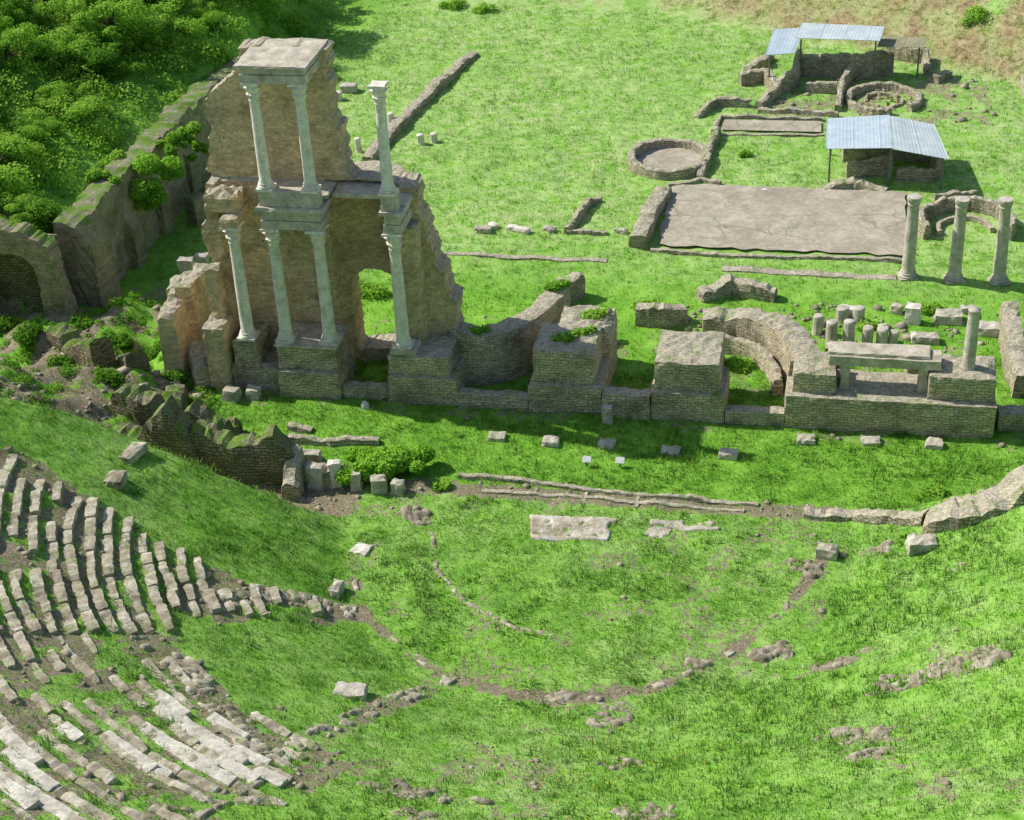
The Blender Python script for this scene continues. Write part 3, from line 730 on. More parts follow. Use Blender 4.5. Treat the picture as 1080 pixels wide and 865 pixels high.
shelter([([(871,157,2.2),(941,156,2.5),(938,121,2.5),(872,125,2.2)],M_BLUE),
          ([(941,157,2.53),(1001,168,2.1),(985,131,2.1),(938,122,2.53)],M_GREY)],"corrugated pale blue metal shelter over bath ruins",
          [(876,155,2.2),(940,155,2.45),(995,165,2.1),(878,128,2.2),(981,133,2.1)])
shelter([([(807,58,2.5),(838,56,2.5),(850,29,2.8),(816,31,2.8)],M_BLUE),
          ([(838,40,3.0),(928,43,3.0),(933,28,3.2),(846,24,3.2)],M_GREY),
          ([(925,49,2.3),(974,50,2.3),(978,40,2.4),(930,38,2.4)],M_RUST)],"patchwork corrugated metal shelter over bath ruins",
          [(812,56,2.5),(845,40,3.0),(924,42,3.0),(970,49,2.3)])
# ---------------------------------------------------------------- perimeter wall on the wooded side
ruin_wall("perimeter_wall",SW([(-13.7,8.0),(-13.6,12),(-13.5,18),(-13.3,26),(-13.5,36)]),[4.8,5.1,5.0,5.0,3.8],1.5,"high old perimeter wall with plants on top","wall",M_CON,jag=.35,z0=0,crum=.05)
ruin_wall("buttress_wall",SW([(-14.1,8.4),(-12.9,8.3),(-12.1,8.2)]),[5.3,5.0,3.6],1.9,"tall rounded buttress of old concrete masonry","wall",M_CON,jag=.25,z0=0,crum=.05)
for yy in (13.2,17.6,22.4,28):
    ruin_wall("buttress_wall",SW([(-13.3,yy),(-12.2,yy-.1)]),[4.6,2.2],1.1,"weathered buttress on the perimeter wall","wall",M_CON,jag=.35,z0=0,crum=.05)
e=empty("arched_wall",(*W(-15.6,5.0),.2),ROT); tag(e,"old retaining wall with blind arched recesses","wall")
cell_wall("wall",[(-8,0),(-8,5.9),(-4,5.9),(-1,5.7),(1,5.5),(2.0,4.8),(2.4,3.2),(2.6,0)],
  [lambda X,Z:(abs(X+.2)<1.5)&(Z<2.9+1.5*np.sqrt(np.clip(1-((X+.2)/1.5)**2,0,1))),lambda X,Z:(abs(X+4.4)<1.3)&(Z<2.9+1.3*np.sqrt(np.clip(1-((X+4.4)/1.3)**2,0,1)))],
  lambda x,z:0,lambda x,z:1.1,.2,.18,M_CON,e,.035,77,.5)
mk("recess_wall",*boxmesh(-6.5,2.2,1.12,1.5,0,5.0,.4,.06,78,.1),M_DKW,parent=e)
ruin_wall("ruin_wall",SW([(-11.2,18.3),(-9.2,21.0)]),[1.9,1.6],1.2,"thick isolated wall stub on the grass","wall",M_CON,jag=.3)
for pts,hs,t,mt,jg,lb in [
 ([(-7.4,8.2),(-4.8,8.0)],[2.0,2.3],.7,M_POD,.25,"small room wall behind the stage building"),
 ([(-7.3,8.2),(-7.0,5.0)],[2.0,1.8],.7,M_POD,.25,"side wall of a small room with broken top"),
 ([(-7.0,4.8),(-5.6,4.6)],[1.9,2.4],.8,M_POD,.3,"masonry stub beside the stage building"),
 ([(-5.5,5.8),(-5.3,2.6)],[2.8,3.3],.8,M_TOW,.25,"tall broken brick wall beside the stage building"),
 ([(-5.6,2.2),(-5.5,.4)],[2.4,2.9],.9,M_TOW,.3,"upright brick pier at foot of stage building"),
 ([(-4.6,1.4),(-3.9,.2)],[1.8,1.3],.8,M_POD,.3,"crumbling wall end at foot of stage building"),
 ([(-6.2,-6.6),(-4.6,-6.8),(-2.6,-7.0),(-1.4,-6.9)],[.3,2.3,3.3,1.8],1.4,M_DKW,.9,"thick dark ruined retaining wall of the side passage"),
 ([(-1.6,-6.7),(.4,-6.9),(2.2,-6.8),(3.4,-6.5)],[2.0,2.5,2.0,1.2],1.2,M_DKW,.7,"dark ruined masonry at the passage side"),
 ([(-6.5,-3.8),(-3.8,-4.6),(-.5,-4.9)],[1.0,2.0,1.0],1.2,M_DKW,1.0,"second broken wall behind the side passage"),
 ([(-4.6,-1.6),(-4.0,-4.0)],[1.0,1.7],1.0,M_DKW,.7,"broken cross wall of the side passage"),
 ([(-8.3,1.0),(-6.8,-.8)],[.5,1.1],1.1,M_DKW,.8,"overgrown wall stub in the rubble bank"),
 ([(-12.5,2.5),(-10.2,.6),(-8.6,-.6)],[.7,1.2,1.0],1.2,M_DKW,.8,"overgrown ruined masonry ridge on the bank"),
 ([(-1.2,-3.2),(-1.0,-4.6)],[.7,1.2],.7,M_DKW,.4,"low cross wall of the side passage"),
 ([(2.9,-6.5),(3.2,-8.4)],[1.6,.8],.8,M_OLD,.4,"wall end closing the side passage"),
 ]:
    ruin_wall("ruin_wall",SW(pts),hs,t,lb,"wall",mt,jag=jg,gsm=9,crum=.11 if mt is M_DKW else None)
# ---------------------------------------------------------------- stage front walls (pulpitum)
for pts,hs,t,lb,jg in [
 ([(484,503),(560,510),(650,521),(745,530),(800,534)],[.18,.14,.13,.15,.12],.33,"low stone wall along the back of stage trench",.2),
 ([(508,519),(600,524),(700,533),(785,540)],[.08,.07,.09,.07],.33,"low stone kerb along the front of stage trench",.2),
 ([(848,543),(900,545),(975,549)],[.22,.28,.4],.7,"low rubble wall continuing the stage front",.3),
 ([(975,553),(1010,548),(1050,533),(1095,511)],[.45,.6,.6,.75],1.5,"low crumbling rubble wall merging into the grassy bank",.6),
 ([(305,466),(350,470),(400,468)],[.3,.35,.3],.45,"broken low walls by the ivy mound",.3),
 ([(305,452),(330,456)],[.3,.25],.45,"short low wall remains in the grass",.3),
 ([(300,503),(330,508),(352,512)],[.8,1.1,.8],.7,"stone block wall at the passage mouth",.35),
 ]:
    ruin_wall("ruin_wall",S(*pts),hs,t,lb,"wall",M_OLD,jag=jg,crum=.12 if jg>.5 else None)
for k,(u,v) in enumerate([(514,514),(540,518),(565,521),(592,523),(617,526),(645,528),(672,531)]):
    rough_block("cross_wall",u,v,(.25,.9,.3),"short stone cross wall inside stage trench","wall",mat=M_OLD,group="cross walls in the stage trench",z=-.25)
# ---------------------------------------------------------------- single stones
bases=[(524,462),(581,467),(640,471),(707,477),(768,481),(850,466),(918,468),(985,471)]
for k,(u,v) in enumerate(bases):
    rough_block("footing_stone",u,v,(random.uniform(.8,1.0),.7,random.uniform(.2,.3)),"square stone block set in grass before the podium","stone block",mat=M_SEAT,rot=-SA+random.uniform(-.08,.08),group="footing stones in front of the podium")
rough_block("stone_pillar",641,446,(.5,.45,.9),"small upright grey stone pillar against podium","stone block")
for u,v,s,l,mt in [
 (381,580,(.8,.8,.1),"pale square stone slab in the orchestra",M_MAR),
 (694,563,(1.0,.8,.08),"flat worn stone slab in the orchestra",M_SEAT),
 (872,586,(.9,.7,.45),"rough grey boulder on the slope",M_SEAT),(972,578,(1.2,.8,.45),"rough pale boulder by the path",M_SEAT),
 (140,480,(.7,1.4,.3),"rectangular stone lying on the grassy slope",M_ROW),(122,508,(.8,.9,.3),"square stone lying on the grassy slope",M_ROW),
 (370,733,(1.2,.8,.3),"grey slab beside the ruined stair",M_GST),(355,625,(.5,.9,.4),"upright slab at the stair end",M_SEAT),
 (510,244,(1.0,.6,.3),"stone block in the field",M_SEAT),(547,244,(1.4,.5,.3),"long pale stone block in the field",M_MAR),(579,243,(.8,.5,.22),"stone block in the field",M_SEAT),(655,246,(.8,.4,.25),"stone block in the field",M_SEAT),
 (368,96,(1.2,.8,.5),"stone block at the old portico",M_GST),
 (1000,338,(1.4,.9,.5),"fallen block behind podium",M_SEAT),(962,340,(.8,.7,1.0),"upright pale block behind podium",M_MAR),
 (975,360,(1.4,.7,.4),"fallen block behind podium",M_SEAT),(1045,352,(1.4,.9,.5),"fallen block behind podium",M_GST),
 (893,334,(.8,.6,.6),"fallen block behind podium",M_MAR),(930,360,(.5,.5,.9),"upright broken drum behind podium",M_GST),
 (1020,330,(.8,.5,.35),"fallen block behind podium",M_GST),(945,330,(.6,.5,.5),"fallen block behind podium",M_SEAT),
 (200,300,(.9,.6,1.6),"upright grey block in small room",M_GST),(215,285,(.8,.8,1.0),"grey block on ruined wall",M_GST),
 (355,512,(.6,.5,1.3),"upright stone slab by the ivy mound",M_MAR),(377,516,(.5,.5,.9),"upright stone by the ivy mound",M_GST),(335,512,(.8,.6,1.1),"upright stone by the ivy mound",M_GST),
 (400,518,(.7,.6,.7),"stone block by the ivy mound",M_SEAT),(420,520,(.6,.6,.6),"stone block by the ivy mound",M_GST),(320,485,(1.8,.5,.5),"long stone block by the ivy mound",M_SEAT),
 (806,202,(.6,.3,.15),"small pale stone on pool floor",M_MAR),
 (245,420,(.8,.8,.6),"pale cut stone at foot of stage building",M_SEAT),(268,418,(.7,.6,.5),"fallen cut stone at foot of stage building",M_GST),
 (230,408,(.7,.5,.5),"fallen cut stone at foot of stage building",M_GST),
 (385,430,(.4,.4,.3),"small stone at podium foot",M_MAR)]:
    rough_block("stone_block",u,v,s,l,"stone block",rot=-SA+random.uniform(-.3,.3),mat=mt)
for u,v,L_ in [(30,815,2.6),(12,835,2.2),(75,775,1.0),(135,795,2.6),(190,765,2.6),(215,778,2.4),(175,785,2.5),(240,770,1.8),(160,812,1.6),(202,800,2.2),(235,795,2.0),(262,800,1.7),(250,815,1.8),(222,815,2.0),(285,822,1.2),(180,745,1.8),(50,850,2.4),(20,790,2.2)]:
    p=survey(u,v); n_=np.array([CW[0]-p[0],CW[1]-p[1]]); an=math.atan2(n_[1],n_[0])+math.pi/2
    rough_block("seat_slab",u,v,(L_,.5,.15),"long pale smooth seat slab lying on the slope","stone slab",rot=an+random.uniform(-.05,.05),mat=M_SLAB,chip=.03,sink=.2,group="long pale seat slabs")
def stump(u,v,h,r,mat,label,grp):
    p=survey(u,v); c=mk("column_stump",*lathe([(r*1.1,0),(r,.1),(r*.97,h*.5),(r*.95,h*.95),(r*.8,h),(.05,h+.03)],14,lambda a,k:1+.05*math.sin(3*a+k)),mat,loc=(p[0],p[1],th(*p)-.05))
    c.rotation_euler=(random.uniform(-.06,.06),random.uniform(-.06,.06),random.random()*6); tag(c,label,"column",grp)
for u,v,h,r in [(862,352,1.1,.28),(877,362,1.3,.3),(895,364,1.4,.3),(905,340,.9,.32),(914,366,1.2,.28),(930,366,1.1,.3),(888,338,.8,.34),(941,366,.9,.26)]:
    stump(u,v,h,r,M_GST,"short broken column stump standing behind the podium","column stumps behind the podium")
for u,v,h,r in [(379,160,1.0,.2),(413,134,1.0,.22),(444,152,.7,.24),(458,150,.65,.24),(357,105,.6,.3),(520,240,.3,.3)]:
    stump(u,v,h,r,M_MAR,"short pale column stump by the portico foundation","column stumps along the portico")
for u,v in ((619,492),(654,493)):
    p=survey(u,v); e=empty("information_panel",(p[0],p[1],th(*p)),-SA); tag(e,"small white information panel on a post","sign","white information panels")
    mk("post",*boxmesh(-.03,.03,-.03,.03,0,.3,5,0,1),M_POST,parent=e)
    b=mk("board",*boxmesh(-.2,.2,-.02,.02,-.15,.15,5,0,1),M_WHT,parent=e); b.location=(0,0,.36); b.rotation_euler=(-.9,0,0)
# stone patches that follow the ground: one connected rough sheet each
def stonepatch(name,XYf,ns,nt_,hf,mat,label,cat):
    s=np.linspace(0,1,ns); t=np.linspace(0,1,nt_); A,B=np.meshgrid(s,t,indexing='ij')
    X,Y=XYf(A,B); base=terr(X,Y)
    h=hf(A,B,X,Y); ed=np.minimum(np.minimum(A,1-A)*ns,np.minimum(B,1-B)*nt_)
    h=np.where(ed<1,-.25,h)
    Z=base+h; c=(X.mean(),Y.mean(),float(base.mean()))
    co=np.stack([X-c[0]+(rng.random(X.shape)-.5)*.03,Y-c[1]+(rng.random(X.shape)-.5)*.03,Z-c[2]],-1).reshape(-1,3)
    i_=np.arange(ns*nt_).reshape(ns,nt_)
    q=np.stack([i_[:-1,:-1],i_[1:,:-1],i_[1:,1:],i_[:-1,1:]],-1).reshape(-1,4)
    me=bpy.data.meshes.new(name); fastmesh(me,co,q,4); me.materials.append(mat)
    o=bpy.data.objects.new(name,me); COL.objects.link(o); o.location=c; return tag(o,label,cat)
def blocks(a,b,cw,chh,seed,gap=.14):
    a=a+(vn(a*1.3,b*1.3,seed+9)-.5)*cw*.9; b=b+(vn(a*1.3+5,b*1.3,seed+11)-.5)*chh*.9
    row=np.floor(b/chh); aa=a/cw+.5*(row%2); fa=aa-np.floor(aa); fb=b/chh-row
    hh=hsh(np.floor(aa),row,seed); e=np.minimum(np.minimum(fa,1-fa)*cw,np.minimum(fb,1-fb)*chh)
    return hh,e<gap*.35
def outcrop(u,v,L,Wd,label,seed=0,ang=None):
    p=survey(u,v); sd0=seed or nsd(); a0=random.uniform(-.35,.35) if ang is None else ang
    ns=int(L*1.25/.09)+4; n2=int(Wd*1.5/.09)+4
    def XY(A,B):
        x=(A-.5)*L*1.25; y=(B-.5)*Wd*1.5; return p[0]+x*math.cos(a0)-y*math.sin(a0),p[1]+x*math.sin(a0)+y*math.cos(a0)
    def hf(A,B,X,Y):
        hh,g=blocks((A-.5)*L*1.25,(B-.5)*Wd*1.5,.5,.36,sd0)
        q=1-((A-.5)*2.1)**2-((B-.5)*2.1)**2+ (vn(X*2.5,Y*2.5,sd0)-.5)*1.3
        h=-.08+.19*hh*np.clip(q*2.5,0,1)+.09*np.clip(q,-1,1)
        return np.where(g,h-.10,h)
    stonepatch("rock_outcrop",XY,ns,n2,hf,M_RUB,label,"rocks")
for u,v,L,wd in [(816,690,1.8,1.0),(880,700,2.8,1.0),(965,714,3.2,1.1),(1032,695,2.0,1.3),(905,774,3.2,1.1),(922,795,1.8,.6),(850,600,1.8,.9),(915,582,2.2,.6),
   (655,806,1.4,1.0),(645,758,1.4,2.0),(677,858,1.9,1.0),(430,834,3.0,1.0),(440,860,1.7,.8),(512,845,1.2,.5),(270,846,1.6,.8),(440,545,1.7,1.0),(310,528,1.8,.7),(590,738,1.4,.6),(288,748,1.2,.5),(735,700,1.2,.5),(1010,600,1.0,.4)]:
    outcrop(u,v,L,wd,"broken stones half buried in the grassy slope")
def quadpatch(us,label,mat,cw=.6,chh=.5,miss=.2,thr=.36):
    P=[np.array(survey(*p)) for p in us]; L=np.linalg.norm(P[1]-P[0]); D=np.linalg.norm(P[2]-P[1]); s0=nsd()
    def XY(A,B):
        f=lambda k:(P[0][k]*(1-A)+P[1][k]*A)*(1-B)+(P[3][k]*(1-A)+P[2][k]*A)*B
        return f(0),f(1)
    def hf(A,B,X,Y):
        hh,g=blocks(A*L,B*D,cw,chh,s0,.1); n=vn(X*1.5,Y*1.5,s0); n3=fbm(X*2.2,Y*2.2,s0+4)
        h=.06+.02*hh; h=np.where(g,h-.02,h); h=np.where((hh<miss)|(n<.1)|(n3<thr),-.1,h); return h
    stonepatch("paving_remains",XY,int(L/.09)+3,int(D/.09)+3,hf,mat,label,"paving")
M_PAV=mat_stone("worn_marble_paving",(.27,.21,.15),(.50,.44,.35),(.84,.80,.73),1.0,.2)
quadpatch([(558,571),(642,573),(654,548),(557,543)],"patch of pale marble paving in the orchestra",M_PAV,1.1,.9,.0,.28)
quadpatch([(684,562),(760,562),(765,549),(684,548)],"thin strip of worn paving slabs",M_SEAT,.7,.4,.25)
def strip(pl,wd,label,miss,hgt,name="curved_kerb",mat=None,cat="kerb",cw=.6):
    P,_=wallpath(pl,.1); seg=np.concatenate([[0],np.cumsum(np.linalg.norm(np.diff(P,axis=0),axis=1))]); L=seg[-1]; s0=nsd()
    T=np.gradient(P,axis=0); k=np.ones(15)/15; T=np.stack([np.convolve(np.pad(T[:,i],7,mode='edge'),k,mode='valid') for i in (0,1)],1); T/=np.linalg.norm(T,axis=1)[:,None]
    def XY(A,B):
        px=np.interp(A*L,seg,P[:,0]); py=np.interp(A*L,seg,P[:,1]); tx=np.interp(A*L,seg,T[:,0]); ty=np.interp(A*L,seg,T[:,1])
        return px-ty*(B-.5)*wd,py+tx*(B-.5)*wd
    def hf(A,B,X,Y):
        hh,g=blocks(A*L,(B-.5)*wd,cw,.62,s0); h=np.where(g,-.05,.015+hgt*hh); return np.where(hh<miss,-.12,h)
    stonepatch(name,XY,int(L/.1)+3,max(5,int(wd/.1)+2),hf,mat or M_ROW,label,cat)
strip(path_in,.34,"thin curved stone kerb in the orchestra grass",.3,.06)
strip(path_arc,.45,"mostly buried stone edge around the orchestra",.75,.05,cw=.7)
strip(path_l,1.2,"ruined radial stair between the seat rows",.3,.12,"ruined_stair",None,"stairs",.42)
strip(path_stair,.9,"low broken stone edge descending to the orchestra",.5,.12,"ruined_stair",None,"stairs",.5)
strip(path_mid,1.2,"broken stair fragments between seating blocks",.45,.12,"ruined_stair",None,"stairs",.42)
# ---------------------------------------------------------------- seating rows: each row one continuous strip of worn blocks
def seat_row(rad,a0,a1,depth,hgt,keepf,label,lmin=.8,lmax=1.6,mat=None,lo=.36):
    r=random.Random(nsd()); arc=math.radians(a1-a0)*rad
    if arc<.8: return
    ss=[];hh=[];oo=[];ww=[];s=0
    while s<arc:
        L=r.uniform(lmin,lmax); e=min(s+L,arc); am=math.radians(a0)+(s+L/2)/rad
        gx_,gy_=CW[0]+rad*math.cos(am),CW[1]+rad*math.sin(am)
        kk=keepf*(.25+1.1*sm((float(fbm(gx_*.5,gy_*.5,303))-lo)*6))
        h=hgt*r.uniform(.45,1.15) if r.random()<kk else -.2; o=r.uniform(-.06,.06)
        w=r.uniform(.75,1.15)
        n=max(3,int((e-s)/.18)); tl=r.uniform(-.06,.06)
        for k in range(n+1):
            ss.append(s+(e-s)*(.02+.96*k/n)); hh.append(h+tl*(k/n-.5)+r.uniform(-.035,.025)-(.06*r.random() if k in(0,n) else 0)); oo.append(o); ww.append(w*(.85 if k in (0,n) else 1))
        ss.append(e-.003); hh.append(min(h,.02)-.05); oo.append(o); ww.append(w); s=e
    ss=np.array(ss); hh=np.array(hh); oo=np.array(oo); ww=np.array(ww); A=math.radians(a0)+ss/rad; n=len(ss)
    oo=oo+.22*(vn(ss*.35,ss*0+rad,5)-.5)
    cols=[]
    zc=terr(CW[0]+rad*np.cos(A),CW[1]+rad*np.sin(A))
    for off,lvl in ((-depth/2-.02,None),(-depth/2,0),(-depth*.1,0.015),(depth/2,0),(depth/2+.02,None)):
        rr=rad+off*ww+oo+rng.uniform(-.03,.03,n); X=CW[0]+rr*np.cos(A); Y=CW[1]+rr*np.sin(A)
        Z=zc-.45 if lvl is None else zc+hh+lvl+rng.uniform(-.015,.015,n)
        cols.append(np.stack([X,Y,Z],-1))
    V=np.stack(cols,1); c=V.reshape(-1,3).mean(0); V=(V-c).reshape(-1,3); Fc=[]
    for i in range(n-1):
        for k in range(4):
            a=i*5+k; Fc.append([a+1,a,a+5,a+6])
    Fc.append([0,1,2,3,4]); Fc.append([(n-1)*5+k for k in (4,3,2,1,0)])
    o=mk("stone_seat_row",V,Fc,mat or M_ROW,loc=tuple(c)); tag(o,label,"seating row","curved rows of stone seats")
rad=11.0
while rad<30:
    st=198.5 if rad<13.2 else (196-2.0*(rad-13.5) if rad<19 else 184.5-1.1*(rad-19))
    st=max(st,173)
    en=204.5-random.uniform(0,1.5) if rad<18.2 else 208
    seat_row(rad,st+random.uniform(-1.2,1.2),en,.40,.19,.95,"curved row of weathered stone seats on the slope",.7,1.6,lo=.33)
    rad+=.66
rad=18.4
while rad<31:
    st=208+max(0,(20-rad))*3; en=240-abs(rad-21.5)*.8+random.uniform(-1.5,1.5)
    if rad<20.2: st=max(st,213)
    seat_row(rad,st,en,.34,.14,.66,"worn stone seats half buried in earth and grass",1.0,2.6,lo=.42)
    rad+=.74
# ---------------------------------------------------------------- rubble stuff
def stones(name,X,Y,smin,smax,mat,label):
    n=len(X); Z=terr(X,Y); s=rng.uniform(smin,smax,n)*(.5+rng.random(n)**2)
    cube=np.array([[-1,-1,-1],[1,-1,-1],[1,1,-1],[-1,1,-1],[-1,-1,1],[1,-1,1],[1,1,1],[-1,1,1]],float)
    V=cube[None]*s[:,None,None]*rng.uniform(.6,1.2,(n,1,3))*rng.uniform(.7,1.15,(n,8,3)); V[:,:,2]*=.6
    a=rng.uniform(0,6.28,n); c,sn=np.cos(a)[:,None],np.sin(a)[:,None]
    x=V[:,:,0]*c-V[:,:,1]*sn; y=V[:,:,0]*sn+V[:,:,1]*c
    co=np.stack([x+X[:,None],y+Y[:,None],V[:,:,2]+Z[:,None]+.01],-1).reshape(-1,3)
    f=np.array([[0,3,2,1],[4,5,6,7],[0,1,5,4],[1,2,6,5],[2,3,7,6],[3,0,4,7]])
    q=(np.arange(n)[:,None,None]*8+f[None]).reshape(-1,4)
    me=bpy.data.meshes.new(name); fastmesh(me,co,q,4); me.materials.append(mat)
    o=bpy.data.objects.new(name,me); COL.objects.link(o); o["kind"]="stuff"; tag(o,label,"rubble")
n=200000; X=rng.uniform(-30,45,n); Y=rng.uniform(34,125,n); d,_,pv=masks(X,Y)
u,v,w=proj(X,Y,terr(X,Y)); nearpath=pline_dist(X,Y,path_arc)<1.2; sxa,sya=to_stage(X,Y)
kk=(rng.random(n)<d**2*.15*(1-.9*nearpath)*np.where((sxa<-3)&(sya>-6),.45,1))&(~pv)&(u>-80)&(u<1160)&(v>-30)&(v<930)
stones("rubble",X[kk],Y[kk],.04,.12,M_RUB,"loose rubble and small stones on bare earth")
n=420; sxx=rng.uniform(-15,-2.5,n); syy=rng.uniform(-9.2,7,n); XX,YY=W(sxx,syy); kk=fbm(XX*.5,YY*.5,88)>.47
n2=160; bx=rng.uniform(20,36,n2); by=rng.uniform(35,45,n2); BX,BY=W(bx,by); k2=fbm(BX*.4,BY*.4,89)>.48
stones("bank_rubble",XX[kk],YY[kk],.08,.26,M_RUB,"broken building stones strewn over the overgrown bank")
stones("bath_rubble",BX[k2],BY[k2],.07,.18,M_RUB,"broken stones scattered between the bath ruins")
n=260; bx=rng.uniform(18,35,n); by=rng.uniform(8.6,12,n); BX,BY=W(bx,by); k2=fbm(BX*.6,BY*.6,91)>.5
stones("podium_rubble",BX[k2],BY[k2],.07,.22,M_RUB,"broken stones scattered behind the podium")
# ---------------------------------------------------------------- vegetation
def leafcloud(cs,rs,n,size,flat=.8):
    cs=np.array(cs,float); rs=np.array(rs,float); k=rng.choice(len(cs),n,p=rs**2/np.sum(rs**2))
    d=rng.normal(size=(n,3)); d/=np.linalg.norm(d,axis=1)[:,None]
    rad=rs[k]*(.45+.65*rng.random(n)**.7)
    P=cs[k]+d*rad[:,None]*np.array([1,1,flat])
    nrm=d+rng.normal(size=(n,3))*.8+np.array([0,0,.5]); nrm/=np.linalg.norm(nrm,axis=1)[:,None]
    t=np.cross(nrm,rng.normal(size=(n,3))); t/=np.linalg.norm(t,axis=1)[:,None]; b=np.cross(nrm,t)
    s=size*rng.uniform(.6,1.4,n)[:,None]
    Q=np.stack([P-t*s,P+b*s*.55,P+t*s,P-b*s*.55],1)
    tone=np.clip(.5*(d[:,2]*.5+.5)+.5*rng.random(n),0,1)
    return Q.reshape(-1,3),np.repeat(tone,4)
def leafmesh(name,co,tone,mat):
    me=bpy.data.meshes.new(name); fastmesh(me,co,np.arange(len(co)).reshape(-1,4),4)
    me.materials.append(mat); t=me.attributes.new("tone",'FLOAT','POINT'); t.data.foreach_set("value",tone.astype('f')); return me
def tube(a,b,r0,r1,n=7):
    a=np.array(a,float);b=np.array(b,float);d=b-a;d/=np.linalg.norm(d); t=np.cross(d,[.3,.9,.1]); t/=np.linalg.norm(t); s=np.cross(d,t)
    V=[tuple(a+r0*(math.cos(2*math.pi*i/n)*t+math.sin(2*math.pi*i/n)*s)) for i in range(n)]+[tuple(b+r1*(math.cos(2*math.pi*i/n)*t+math.sin(2*math.pi*i/n)*s)) for i in range(n)]
    return V,[[i,(i+1)%n,n+(i+1)%n,n+i] for i in range(n)]+[[n+i for i in range(n)]]
variants=[]
for vi in range(6):
    r=random.Random(vi+3); h=r.uniform(3.0,4.6); parts=[tube((0,0,-.4),(.1,0,h*.45),.16,.11)]; cs=[];rs=[]
    for k in range(34):
        a=r.uniform(0,6.28); q=2.8*math.sqrt(r.random()); z=(.08+.90*r.random()*(1-.3*(q/2.8)**2))*h
        c=(q*math.cos(a),q*math.sin(a),z); cs.append(c); rs.append(r.uniform(.25,.95))
        if k<12: parts.append(tube((.1,0,h*.3),c,.06,.02,5))
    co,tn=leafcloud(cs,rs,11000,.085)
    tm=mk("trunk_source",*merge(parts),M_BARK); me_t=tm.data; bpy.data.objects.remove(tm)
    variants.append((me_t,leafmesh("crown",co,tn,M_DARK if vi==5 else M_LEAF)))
cnt=0
for sx_ in np.arange(-47,-15,3.2):
    for sy_ in np.arange(7,66,3.5):
        x,y=sx_+random.uniform(-1.4,1.4),sy_+random.uniform(-1.5,1.5)
        if x>-15.7-(.0 if y<40 else (y-40)*.12): continue
        X,Y=W(x,y); z=th(X,Y); u,v,w=proj(np.array([X]),np.array([Y]),np.array([z+2.5]))
        if u[0]<-90 or v[0]<-110 or v[0]>270 or cnt>=120: continue
        if x>-19 and y<26 and random.random()<.5: continue
        tmh,crm=variants[random.randrange(6)]; s=random.uniform(.4,1.15)
        t=bpy.data.objects.new("tree",None); COL.objects.link(t); t.location=(X,Y,z-.1); t.rotation_euler=(0,0,random.random()*6.28); t.scale=(s*1.15,s*1.15,s*random.uniform(.65,1.0))
        tag(t,"bushy green deciduous tree on the wooded bank","tree","trees of the hillside wood")
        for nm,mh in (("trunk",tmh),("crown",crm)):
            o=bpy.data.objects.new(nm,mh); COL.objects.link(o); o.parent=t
        cnt+=1
def bush(name,pts,rads,nl,size,label,mat,kind=None):
    o0=pts[0]; co,tn=leafcloud([(p[0]-o0[0],p[1]-o0[1],p[2]-o0[2]) for p in pts],rads,nl,size,.75)
    o=bpy.data.objects.new(name,leafmesh(name,co,tn,mat)); COL.objects.link(o); o.location=o0
    if kind: o["kind"]=kind
    return tag(o,label,"bush" if not kind else "undergrowth")
P=[];Rr=[]
for _ in range(1000):
    x,y=random.uniform(-44,-14.4),random.uniform(6.5,62); X,Y=W(x,y); P.append((X,Y,th(X,Y)+.3)); Rr.append(random.uniform(.4,1.4))
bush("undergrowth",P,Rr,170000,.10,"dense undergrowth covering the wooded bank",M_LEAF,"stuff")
P=[];Rr=[]
for _ in range(520):
    x,y=random.uniform(-15.5,-2.8),random.uniform(-9.4,7.5); X,Y=W(x,y)
    if float(fbm(X*.45,Y*.45,130))<.46: continue
    P.append((X,Y,th(X,Y)+.02)); Rr.append(random.uniform(.15,.5))
bush("bank_weeds",P,Rr,30000,.07,"low weeds spreading over the rubble bank",M_DARK,"stuff")
def bushat(u,v,n,spread,rad,nl,label,z=None,mat=None,dz=.3,drop=0):
    p=survey(u,v) if z is None else survey(u,v,z); zz=th(*p) if z is None else z; ps=[(p[0],p[1],zz+dz)]; rr=[rad]
    for _ in range(n): 
        q=(p[0]+random.uniform(-1,1)*spread,p[1]+random.uniform(-.6,.6)*spread); ps.append((q[0],q[1],(th(*q) if z is None else z)+dz*random.uniform(.5,1.3)-drop*random.random())); rr.append(rad*random.uniform(.45,1))
    bush("bush",ps,rr,nl,.08,label,mat or M_LEAF)
bushat(408,498,24,1.75,.6,17000,"bright ivy mound growing over a broken wall",None,M_IVY,.75)
bushat(45,228,16,1.7,.8,12000,"ivy cascading over the perimeter wall",5.1,M_DARK,drop=2.8)
bushat(155,178,14,1.7,.75,11000,"ivy cascading over the perimeter wall",4.8,M_IVY,drop=2.4)
for u,v in ((100,190),(125,170),(185,150),(205,140),(10,215)):
    bushat(u,v,6,1.2,.45,2600,"shrub growing along the top of perimeter wall",5.0,M_LEAF,drop=1.2)
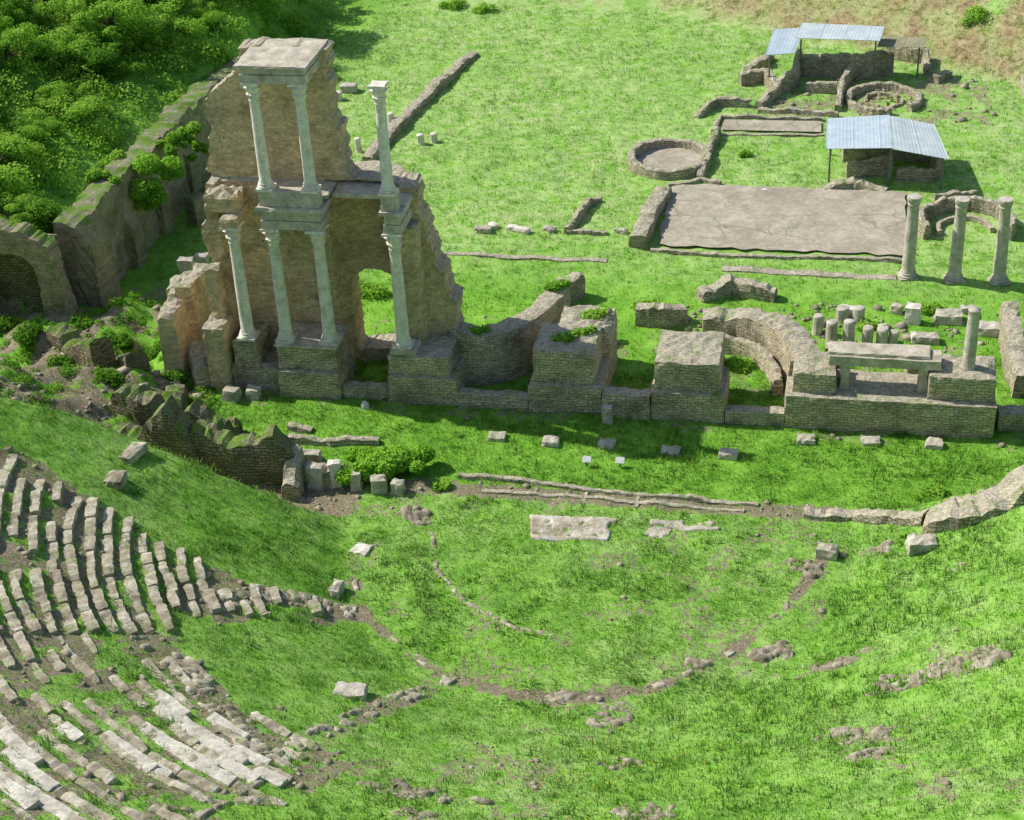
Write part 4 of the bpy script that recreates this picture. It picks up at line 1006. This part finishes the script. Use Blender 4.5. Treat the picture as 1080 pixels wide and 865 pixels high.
for u,v,rad,lb in [(90,345,.5,"weedy bush on rubble mound"),(30,352,.55,"weedy bush on rubble mound"),(130,362,.4,"weedy bush on rubble mound"),(185,400,.45,"weedy bush on rubble mound"),(5,345,.6,"weedy bush on rubble mound"),(160,380,.45,"weedy bush on rubble mound"),
   (250,395,.4,"weed clump at foot of stage building"),(372,390,.5,"weeds in the recess of the podium"),(385,310,.6,"shrub seen through the doorway"),
   (400,310,.5,"shrub seen through the doorway"),(600,335,.4,"weeds on crumbled wall"),(700,330,.5,"weeds growing behind podium"),(680,325,.4,"weeds growing behind podium"),(780,390,.4,"weeds in the curved niche"),(915,345,.35,"weeds among column stumps"),
   (985,328,.4,"weeds among fallen blocks"),(985,525,.5,"bright weeds by the passage wall"),(785,165,.35,"small shrub in the bath room"),(510,12,.6,"low shrub at the field edge"),(478,8,.7,"low shrub at the field edge"),(60,385,.5,"weedy bush on rubble mound"),(470,515,.3,"weeds at the trench end"),(1030,20,.9,"dark shrub on the earth bank"),(110,400,.5,"weedy bush on rubble mound")]:
    bushat(u,v,5,rad*1.2,rad,int(2200*rad),lb,dz=.12,mat=M_DARK if "mound" in lb else None)
for x,y,z,rd in ((xC0+1.6,1.5,3.2,.4),(xC0+2.4,2.2,3.15,.35),(xC1-1.0,4.5,2.8,.45),(12.6,7.4,2.8,.4),(9.5,2.6,2.7,.3),(xD1+.2,3.0,1.4,.45),(4.5,1.8,.3,.6),(5.0,1.2,.4,.4),(-5.2,-6.8,1.6,.5),(-1.6,-6.8,1.7,.5),(1.6,-6.8,1.9,.4)):
    w=W(x,y); bush("bush",[(w[0],w[1],z+.05),(w[0]+.4,w[1]+.2,z+.03),(w[0]-.35,w[1]+.1,z)],[rd,rd*.8,rd*.7],int(1800*rd),.08,"weeds growing on the ruined masonry",M_LEAF)
n=11000; X=rng.uniform(-26,30,n); Y=rng.uniform(35,66,n); d,dr_,_=masks(X,Y); m_=(fbm(X*.45,Y*.45,61)>.55)&(d<.3)
tufts("tall_weeds",X[m_],Y[m_],terr(X[m_],Y[m_]),dr_[m_],.12,.32,.028,7,"taller leafy weeds in patches through the grass")
n=5000; X=rng.normal(2.5,3.2,n); Y=rng.normal(40.5,3.2,n); kf=fbm(X*.6,Y*.6,90)>.5; X=X[kf][:260];Y=Y[kf][:260]
Z=terr(X,Y)+.18; a=rng.uniform(0,3.14,len(X)); s=.024
Q=np.stack([np.stack([X+s*np.cos(a+i*np.pi/2),Y+s*np.sin(a+i*np.pi/2),Z+(0.01 if i%2 else -.005)],-1) for i in range(4)],1).reshape(-1,3)
me=bpy.data.meshes.new("yellow_flowers"); fastmesh(me,Q,np.arange(len(Q)).reshape(-1,4),4); me.materials.append(M_YEL)
o=bpy.data.objects.new("yellow_flowers",me); COL.objects.link(o); o["kind"]="stuff"; tag(o,"small yellow wildflowers dotted in the grass","flowers")
# ---------------------------------------------------------------- light
EL=math.radians(43); sd_=Vector((-.91,.42,0)).normalized()*math.cos(EL)+Vector((0,0,math.sin(EL)))
wld=bpy.data.worlds.new("World"); scene.world=wld; wld.use_nodes=True; nt=wld.node_tree
bg=nt.nodes["Background"]; sky=nt.nodes.new("ShaderNodeTexSky"); sky.sky_type='NISHITA'; sky.sun_disc=False
sky.sun_elevation=EL; sky.sun_rotation=math.atan2(sd_.x,sd_.y)%(2*math.pi)
nt.links.new(sky.outputs[0],bg.inputs[0]); bg.inputs[1].default_value=.13
sl=bpy.data.lights.new("sun",'SUN'); sl.energy=5; sl.angle=math.radians(.5); sl.color=(1,.955,.87)
so=bpy.data.objects.new("sun",sl); COL.objects.link(so); so.rotation_euler=sd_.to_track_quat('Z','Y').to_euler(); so.location=(-60,100,80)
scene.view_settings.view_transform='Standard'; scene.view_settings.look='None'; scene.view_settings.exposure=0
